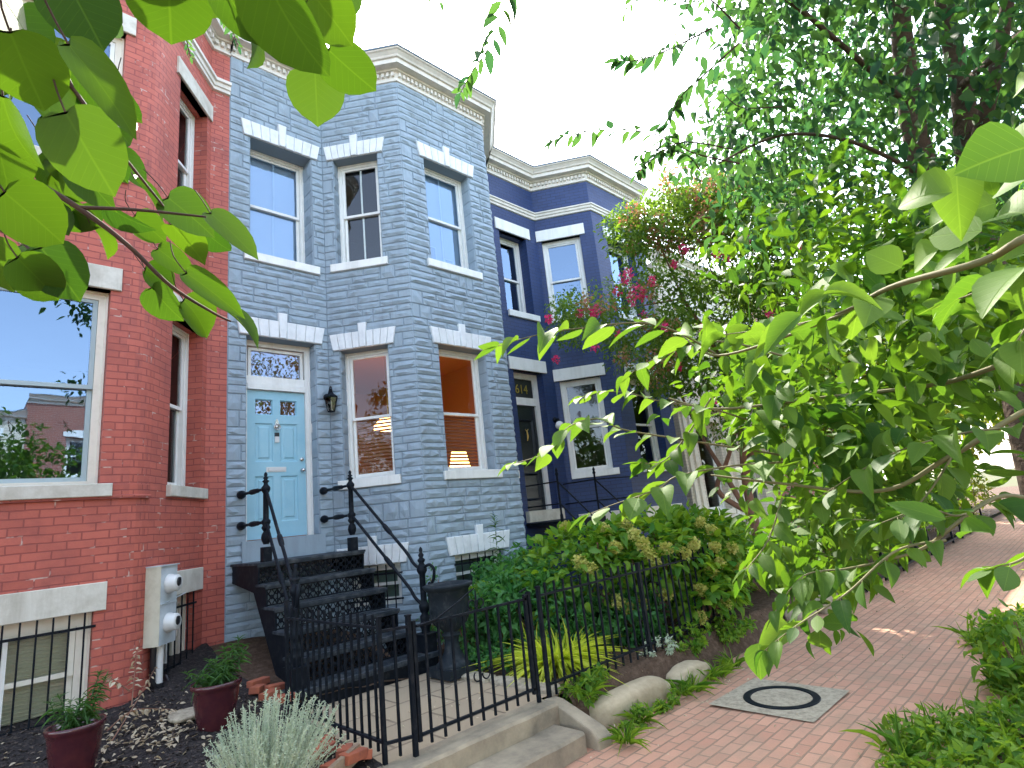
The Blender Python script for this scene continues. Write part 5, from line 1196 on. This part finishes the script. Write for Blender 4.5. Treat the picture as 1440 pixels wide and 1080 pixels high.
PM = [(930,540),(1010,490),(1120,440),(1250,340),(1460,330),(1385,600),(1370,660),(1330,690),(1300,740),(1200,770),(1130,800),(1100,790),(1080,730),(1085,650),(1060,600),(940,590)]
se.append(cloud(T_FINE, region(PM, 230, 2.0, 4.6), .2, 13, .078, .55, .8, .3))
PM2 = [(1040,300),(1240,260),(1440,330),(1440,520),(1200,480),(1050,440),(1000,380)]
se.append(cloud(T_OVAL, region(PM2, 130, 2.8, 5.2), .22, 14, .08, .52, .8, .3))
sb.append(cloud(T_FINE, region(PM, 34, 1.8, 2.6), .15, 7, .075, .55, .8, .4))
PM3 = [(1080,700),(1300,730),(1240,800),(1180,880),(1110,880),(1080,800)]
se.append(cloud(T_FINE, region(PM3, 20, 2.0, 3.2), .12, 9, .07, .5, .8, .6))
mb.build('twig', M['twig_green'], t)
leaf_object('foliage', se, M['leaf_mid'], t); leaf_object('lit_tone_foliage', sb, M['leaf_bright'], t)  # second set has sunlit brightness painted into its leaf colour
# --- crape myrtle
t = tree('crape_myrtle', 'crape myrtle with tan stems and crimson blossoms in front of the navy and cream houses', 'tree', (11., 5., -1.6))
b0 = Vector((11.0, 5.0, -1.65))
st_ = [([b0, Vector((11.0, 5., -.7)), Vector((11.0, 5, .3)), at(1040, 600, 11.8), at(1010, 500, 11.5), at(960, 420, 11)], .11, .03), ([Vector((11, 5, -.6)), at(1012, 655, 12.2), at(985, 610, 12.4), at(940, 520, 12)], .06, .02), ([Vector((11, 5, -.4)), at(1010, 690, 12), at(1025, 640, 11.8), at(1060, 520, 12), at(1100, 400, 12)], .06, .02), ([Vector((11, 5, .3)), at(1080, 560, 12), at(1130, 420, 12.3), at(1150, 320, 12.5)], .06, .02)]
trunk_tube(t, st_, 'bark_tan')
trunk_tube(t, [([at(960, 420, 11), at(900, 430, 10.5), at(830, 440, 10)], .02, .006), ([at(960, 420, 11), at(930, 350, 11), at(905, 310, 11)], .02, .006), ([at(1010, 500, 11.5), at(930, 490, 11), at(870, 520, 10.6)], .02, .006), ([at(1060, 520, 12), at(1000, 380, 12), at(970, 300, 12)], .02, .006)], 'bark_tan', 'limb')
PC = [(862,330),(905,285),(960,270),(1030,235),(1120,270),(1180,340),(1180,470),(1120,600),(1040,640),(985,560),(920,550),(880,500),(845,490),(790,470),(775,455),(820,420),(870,405),(905,380),(850,365)]
PC2 = [(780,430),(830,405),(880,400),(960,420),(960,520),(900,540),(850,500),(790,475)]
PC3 = [(885,285),(930,262),(1010,250),(1010,340),(930,350),(880,345),(850,330)]
PCd = [(930,380),(1180,340),(1180,480),(1120,600),(1040,640),(970,560),(930,500)]
ms = [cloud(T_SMALL, region([(960,240),(1130,230),(1180,330),(1000,360)], 110, 10, 13), .32, 60, .09, .45, .8, .3), cloud(T_SMALL, region(PC, 260, 9.6, 13), .36, 64, .10, .45, .8, .3), cloud(T_SMALL, region(PC2, 55, 9.0, 10.5), .24, 60, .065, .45, .8, .3), cloud(T_SMALL, region(PC3, 100, 10, 12), .28, 60, .075, .45, .8, .3), cloud(T_SMALL, region(PCd, 140, 10, 13), .34, 60, .10, .45, .8, .3)]
leaf_object('foliage', ms, M['leaf_myrtle'], t)
fp = [(884,384,1),(878,392,1),(894,410,1.2),(889,420,1),(905,415,.8),(840,437,.9),(834,440,.7),(772,448,.6),(782,505,.6),(836,487,.7),(868,410,.7),(905,446,.9),(1010,360,.9),(1022,357,1),(1050,335,1),(1004,560,.6),(1112,525,.6),(1050,475,.7),(1327,427,.8),(900,245,.5),(961,350,.8),(990,462,.8),(815,440,.6),(948,372,.6),(935,460,.6),(955,515,.6),(870,470,.5),(918,395,.7),(1085,440,.8),(1130,350,.7)]
for i, (x, y, s_) in enumerate(fp):
    c_ = at(x, y, 9.1+R.uniform(-.3, .5)); leaf_object('blossom', [cloud(T_OVAL, [c_], .085*s_, 50, .04, .8, 1.3, 0)], M['flower_pink'], t)
fd = region(PC3, 22, 9.6, 10.6)+region(PC2, 14, 8.9, 9.5)+region([(930,240),(1040,225),(1050,290),(940,300)], 26, 10, 12)
leaf_object('faded_blossoms', [cloud(T_OVAL, fd, .17, 55, .045, .8, 1., 0)], M['flower_dull'], t)
# --- hydrangea and its dried heads
t = thing('hydrangea', 'big hydrangea bush with dried tan flower heads behind the front fence', 'bush', (6.5, 4.5, -1.55))
hs = []; cen = [((5.9, 5.0, -.85), (1.0, .8, .68)), ((6.7, 4.6, -.78), (1.1, .85, .66)), ((7.5, 4.35, -.85), (.95, .75, .72)), ((7.0, 3.95, -1.25), (.6, .35, .45)), ((8.3, 4.6, -.9), (.8, .7, .6))]
for c_, r_ in cen:
    n = 950; d_ = rdir(n); d_[:, 2] = np.abs(d_[:, 2])*1.1-.35*(rng.random(n) < .35); d_ = nrmz(d_)
    q = np.array(c_)+d_*np.array(r_)*(.72+.33*rng.random(n))[:, None]
    L_ = .135*(.6+.7*rng.random(n)); hs.append((T_OVAL, q, nrmz(d_*.7+rdir(n)*.5+np.array([0, 0, -.25])), nrmz(d_*.5+rdir(n)*.4+np.array([0, 0, .8])), L_, L_*.62))
leaf_object('foliage', hs, M['leaf_hyd'], t)
mb = MB()
for i in range(34):
    c_, r_ = cen[i % 5]; p = Vector((c_[0]+R.uniform(-.3, .3), c_[1]+R.uniform(-.25, .25), -1.6)); q = Vector(c_)+Vector([R.uniform(-.7, .7)*r_[0], R.uniform(-.8, .5)*r_[1], R.uniform(.2, .8)*r_[2]]); mb.tube(smooth_path([p, (p+q)/2+Vector((0, 0, .1)), q], 4), .008, 5)
mb.build('stems', M['bark_tan'], t)
proto = []
for k in range(3):
    o = leaf_object('flower_head', [cloud(T_SMALL, [(0, 0, 0)], .078, 190, .03, 1.0, .85, 0)], M['flower_dry'], None, (0, 0, 0)); proto.append(o)
used_ = set(); hp = [(796,742),(820,737),(838,737),(815,790),(880,738),(892,752),(905,765),(912,778),(920,790),(938,772),(925,722),(945,718),(962,778),(975,765),(1005,770),(1012,792),(870,845),(880,855),(905,850),(960,880),(1000,805),(938,835),(985,868),(865,770),(850,745),(1040,800),(1050,840),(1048,862),(1062,875),(1030,900),(1060,820),(1020,905),(985,830),(1070,850),(1045,885),(1000,745),(985,735),(1030,770),(900,890),(945,900),(1075,865),(830,800),(1020,850),(1065,805)]
for i, (x, y) in enumerate(hp):
    r = ray(x, y).normalized(); best = None
    for c_, r_ in cen:                       # where the sight line meets the bush surface
        o_ = np.array(-Vector(c_))/np.array(r_); dd_ = np.array(r)/np.array(r_)
        A_ = dd_@dd_; B_ = 2*o_@dd_; C_ = o_@o_-1.0; D_ = B_*B_-4*A_*C_
        if D_ > 0:
            s_ = (-B_-math.sqrt(D_))/(2*A_)
            if best is None or s_ < best: best = s_
    if best is None: continue
    o = proto[i % 3] if (i % 3) not in used_ else proto[i % 3].copy()
    if (i % 3) in used_: C.objects.link(o)
    used_.add(i % 3)
    o.parent = t; o.location = r*best-Vector(t.location); o.rotation_euler = (R.random(), R.random(), R.random()*6); o.scale = (1, 1, 1)
# --- shrubs of the front bed
def shrub(name, label, lobes, n, L, m, wr=.5, T=T_OVAL, cat='shrub', stems=True, base=None, per=1):
    t = thing(name, label, cat, base or (lobes[0][0][0], lobes[0][0][1], -1.55)); S_ = []
    for c_, r_ in lobes:
        k = max(8, n//22); q = np.array(c_)+rdir(k)*np.array(r_)*(.55+.45*rng.random(k))[:, None]
        S_.append(cloud(T, q, min(r_)*.32, 22, L, wr, .8, .1))
    leaf_object('foliage', S_, M[m], t)
    if stems:
        mb = MB()
        for c_, r_ in lobes:
            for i in range(9):
                q = Vector(c_)+Vector([R.uniform(-.7, .7)*a for a in r_]); mb.tube([Vector((c_[0]+R.uniform(-.08, .08), c_[1]+R.uniform(-.08, .08), t.location.z-.04)), q], .005, 5)
        mb.build('stems', M['bark_tan'], t)
    return t
shrub('shrub', 'dense mid-green leafy shrub behind the fence between the urn and the hydrangea', [((4.75, 5.35, -1.0), (.4, .35, .38)), ((5.0, 5.05, -1.1), (.62, .5, .5)), ((5.45, 5.6, -.95), (.55, .5, .5)), ((5.35, 4.75, -1.25), (.5, .4, .35)), ((5.9, 4.35, -1.3), (.45, .3, .35))], 1700, .085, 'leaf_shrub')
shrub('shrub', 'darker leafy shrub against the grey bay wall behind the urn', [((4.75, 6.2, -1.1), (.5, .4, .4)), ((5.6, 6.3, -.95), (.5, .35, .45)), ((6.3, 6.4, -.85), (.45, .3, .45))], 1200, .08, 'leaf_shrub')
shrub('shrub', 'small yellow-green shrub with fine leaves just right of the urn bowl', [((4.55, 5.75, -.95), (.22, .2, .28)), ((4.9, 5.8, -.9), (.22, .2, .2))], 420, .04, 'leaf_hyd')
shrub('shrub', 'thin upright twiggy shrub at the grey wall left of the urn', [((4.45, 6.3, -.85), (.13, .12, .42))], 200, .045, 'leaf_shrub')
shrub('ground_cover_plant', 'low broad green plant beside the base of the urn', [((4.25, 5.0, -1.42), (.18, .3, .12)), ((4.4, 5.5, -1.3), (.25, .25, .22))], 300, .07, 'leaf_shrub', stems=False)
shrub('ground_cover_plant', 'grey-green creeping plant behind the long kerb stone', [((5.6, 3.85, -1.5), (.35, .16, .09))], 400, .035, 'leaf_silver', stems=False)
shrub('ground_cover_plant', 'bright weedy plants at the foot of the fence right of the gate', [((4.15, 3.72, -1.52), (.22, .13, .12)), ((4.4, 3.78, -1.5), (.15, .1, .08))], 260, .06, 'leaf_weed', stems=False)
shrub('ground_cover_plant', 'leafy green weeds between hydrangea and kerb stones', [((6.1, 3.75, -1.5), (.45, .2, .14)), ((6.9, 3.65, -1.55), (.4, .18, .14))], 450, .06, 'leaf_weed', stems=False)
shrub('ground_cover_plant', 'small weeds on the pavement in front of the long kerb stone', [((4.35, 3.33, GZ+.06), (.25, .1, .08)), ((4.85, 3.36, GZ+.05), (.2, .08, .06))], 240, .05, 'leaf_weed', stems=False, base=(4.3, 3.35, GZ))
for k, (x, y, h_, lb) in enumerate(((5.25, 6.0, 1.62, 'tall lily stem rising in front of the right basement window'), (7.15, 6.3, 1.3, 'lily stem beside the right corner of the grey bay'), (7.3, 6.0, 1.15, 'shorter leafy lily stem at the foot of the navy house'))):
    pt = thing('lily', lb, 'plant', (x, y, -1.55)); mb = MB(); lv = ([], [], [], [])
    plant_stem(mb, lv, (x, y, -1.56), (x+.05, y-.02, -1.55+h_), int(h_/.022), .15, up_=.3)
    mb.build('stem', M['leaf_lily'], pt); LL = np.array(lv[3]); leaf_object('foliage', [(T_BLADE, lv[0], lv[1], lv[2], LL, LL*.13)], M['leaf_lily'], pt)
def tuft(name, label, c_, n, L, m, wr, spread=.1, up_=.9, cat='grass', T=T_BLADE, kind=None):
    an = rng.random(n)*2*PI; P = np.array(c_)+np.stack([np.cos(an), np.sin(an), 0*an], 1)*(spread*rng.random(n)**.5)[:, None]
    ax = np.stack([np.cos(an), np.sin(an), up_*(.4+1.2*rng.random(n))], 1); nr = np.stack([-np.cos(an)*.6, -np.sin(an)*.6, 1+0*an], 1)+.2*rng.standard_normal((n, 3))
    L_ = L*(.5+.6*rng.random(n)); o = leaf_object(name, [(T, P, ax, nr, L_, L_*wr)], M[m], None, c_); return tag(o, label, cat, kind=kind)
T_ARCH = tmpl([0, .2, .4, .6, .8, 1], [.35, .5, .5, .42, .28, 0], .95, .15)
g = tuft('golden_grass', 'bright yellow-green arching grass clump behind the front fence', (4.66, 4.50, -1.53), 520, .42, 'leaf_gold', .075, .17, 1.5, 'grass', T_ARCH)
for k in range(8):
    x = [4.2, 4.45, 5.2, 5.75, 6.3, 5.35, 4.0, 5.9][k]; y = [3.74, 3.36, 3.4, 3.42, 3.4, 3.36, 3.2, 3.36][k]
    tag(tuft('grass_tuft', None, (x, y, GZ+.01 if y < 3.6 else -1.6), 45, .2, 'leaf_weed', .05, .07, 1.6), 'small tuft of grass along the kerb stones', 'grass', 'grass tufts along the kerb stones')
# --- silver bush
t = thing('silver_bush', 'fine silvery-green bush in the bed at the bottom of the view', 'bush', (1.62, 4.05, -1.55))
P0 = []; A0 = []; N0 = []; mb = MB()
for i in range(240):
    an = R.uniform(0, 2*PI); rr = R.random()**.6; h_ = R.uniform(.38, .64)*(1-.35*rr*rr)
    b0 = Vector((1.50+.10*math.cos(an)*rr, 3.98+.12*math.sin(an)*rr, -1.52)); tp = Vector((1.50+.42*math.cos(an)*rr+.05, 3.98+.42*math.sin(an)*rr, -1.52+h_))
    pa = smooth_path([b0, (b0+tp)/2+Vector((.03*math.cos(an), .03*math.sin(an), .04)), tp], 4); mb.tube(pa, .0022, 4)
    for j in range(58):
        tt = .25+.75*j/58; q, d = along(pa, tt); P0.append(q); v = rdir(1)[0]; A0.append((d.x*.8+v[0], d.y*.8+v[1], d.z*.8+v[2])); N0.append((v[1], v[2], v[0]+.5))
mb.build('stems', M['leaf_silver'], t)
leaf_object('foliage', [(T_SMALL, P0, A0, N0, .02, .0055)], M['leaf_silver'], t)
# --- weeds of the verge, right
def verge_pts(n, y0, y1, x0, x1, z0, z1):
    out = []
    while len(out) < n:
        x = R.uniform(x0, x1); y = R.uniform(y0, y1)
        e = 1.30+.22*math.sin(x*1.7)+.12*math.sin(x*4.1)-.05*(x > 8)*(x-8)
        if y < e: out.append((x, y, GZ+R.uniform(z0, z1)*min(1, .3+(e-y)*1.6)))
    return out
vg = [cloud(T_OVAL, verge_pts(560, .2, 1.85, 4.3, 10, .02, .24), .12, 15, .065, .5, .6, 0), cloud(T_OVAL, verge_pts(160, .2, 1.7, 10, 26, .05, .35), .25, 14, .12, .5, .7, 0)]
q = np.array(verge_pts(1300, .1, 1.85, 4.2, 9, .0, .05)); n = len(q); a_ = rdir(n, 2.0); L_ = .09+.2*rng.random(n)
vg.append((T_BLADE, q, a_, nrmz(rdir(n)+np.array([0, 0, .4])), L_, L_*.045))
tag(leaf_object('verge_weeds', vg, M['leaf_weed']), kind='stuff')
shrub('verge_plant', 'bushy bright green plant at the right edge beside the pavement', [((6.4, .95, -1.45), (.4, .3, .3))], 420, .09, 'leaf_weed', base=(6.4, .95, GZ))
# --- plants along the far gardens
for k, (x, y, r_, h_, m, lb) in enumerate(((9.4, 4.3, .8, .75, 'leaf_weed', 'leafy green bush beyond the hydrangea beside the pavement'), (11.2, 4.1, .8, .7, 'leaf_shrub', 'dark green bush behind the pale kerb stones'),
        (13.5, 4.2, .9, .8, 'leaf_far', 'yellow-green bush in the third garden along the pavement'), (16.5, 4.2, 1.1, .9, 'leaf_far', 'wide light green bush in the fourth garden'), (20.5, 4.1, 1.3, 1.0, 'leaf_weed', 'big green bush leaning over the far pavement'), (26, 4.0, 1.6, 1.2, 'leaf_far', 'farthest sunlit bush at the bend of the pavement'))):
    shrub('garden_bush', lb, [((x, y, -1.6+h_*.75), (r_, .7, h_))], 700, .10+.005*x*.5, m, base=(x, y, -1.6))
# --- far trees
far = [(15.5, 1.0, 4.2, 2.6, 'slender green tree by the pavement behind the crape myrtle'), (20, .6, 4.5, 3.0, 'leafy street tree far along the verge'), (19, 5.0, 3.4, 2.4, 'garden tree with yellow-green leaves beside the far houses'), (27, 1.2, 5, 3.6, 'large far tree arching over the end of the pavement'), (30, 5.0, 3.5, 3.2, 'far sunlit tree closing the view'), (38, 1.5, 4.5, 5, 'farthest broad tree at the end of the street'), (13.5, -2.8, 5.2, 3.0, 'tree over the roadside at the far right')]
for k, (x, y, z, r_, lb) in enumerate(far):
    t = tree('far_tree', lb, 'tree', (x, y, GZ)); 
    trunk_tube(t, [([(x, y, GZ-.05), (x+.1, y, 0), (x, y+.1, z-r_*.4), (x, y, z+r_*.5)], .17, .05)]+[([(x, y, z-r_*.6+j*.3), (x+R.uniform(-1, 1)*r_*.4, y+R.uniform(-1, 1)*r_*.4, z+j*.2), (x+R.uniform(-1, 1)*r_*.8, y+R.uniform(-1, 1)*r_*.8, z+R.uniform(0, .5)*r_)], .06, .015) for j in range(5)])
    c_ = np.array((x, y, z))+rdir(150)*np.array((r_, r_, r_*.95))*(.45+.6*rng.random(150))[:, None]
    leaf_object('crown', [cloud(T_OVAL, c_, .42+.02*r_, 42, .13+.03*r_, .6, .8, .4)], M['leaf_far' if k in (2, 4, 5) else 'leaf_mid'], t)
# --- trees across the street (seen in the panes)
for k, (x, y, lb) in enumerate(((.3, -8.4, 'roadside tree across the street, dark in the big red-house window'), (9.6, -8.0, 'roadside tree across the street, mirrored in the small panes of the blue door'), (17.5, -8.4, 'roadside tree across the street, mirrored in the right ground-floor bay window'),
        (-3.3, -.35, 'tree on the verge behind and left of the view, mirrored in the navy bay window'), (-6.6, 2.0, 'tree on the near pavement side left of the view, mirrored in the left bay window'), (-13, 3.6, 'farther tree left of the view, mirrored in the left bay window'), (13.5, -8.2, 'roadside tree across the street between the door and bay reflections'))):
    t = tree('roadside_tree', lb, 'tree', (x, y, GZ)); z, r_ = (2.6, 2.4) if y < 0 else (2.8, 2.9)
    trunk_tube(t, [([(x, y, GZ-.05), (x+.1, y, 0), (x, y, z)], .16, .06)]+[([(x, y, .3+j*.3), (x+R.uniform(-1, 1)*1.6, y+R.uniform(-1, 1)*1.6, z+R.uniform(0, 1.2))], .06, .015) for j in range(5)])
    c_ = np.array((x, y, z))+rdir(110)*np.array((r_, r_, r_*.9))*(.4+.6*rng.random(110))[:, None]
    leaf_object('crown', [cloud(T_OVAL, c_, .42, 40, .16, .6, .8, .4)], M['leaf_mid'], t)
# ------------------------------------------------------------------ light
w = bpy.data.worlds.new('World'); bpy.context.scene.world = w; w.use_nodes = True
nt = w.node_tree; bg = nt.nodes['Background']; sk = nt.nodes.new('ShaderNodeTexSky')
sk.sky_type = 'NISHITA'; sk.sun_disc = False
SE, SA = math.radians(50), math.radians(40)       # elevation, azimuth from +Y towards +X
sk.sun_elevation = SE; sk.sun_rotation = SA; sk.air_density = 1; sk.dust_density = 2; sk.ozone_density = 1
hs_ = nt.nodes.new('ShaderNodeHueSaturation'); hs_.inputs['Saturation'].default_value = .68; nt.links.new(sk.outputs[0], hs_.inputs['Color']); nt.links.new(hs_.outputs[0], bg.inputs[0]); bg.inputs[1].default_value = .15
sl = bpy.data.lights.new('sun', 'SUN'); sl.energy = 2.0; sl.angle = math.radians(.5); sl.color = (1, .93, .80)
so = bpy.data.objects.new('sun', sl); C.objects.link(so)
sd = Vector((math.sin(SA)*math.cos(SE), math.cos(SA)*math.cos(SE), math.sin(SE)))
so.rotation_euler = (-sd).to_track_quat('-Z', 'Y').to_euler()
vs_ = bpy.context.scene.view_settings; vs_.view_transform = 'Standard'; vs_.look = 'None'; vs_.exposure = 2.85; vs_.gamma = 1
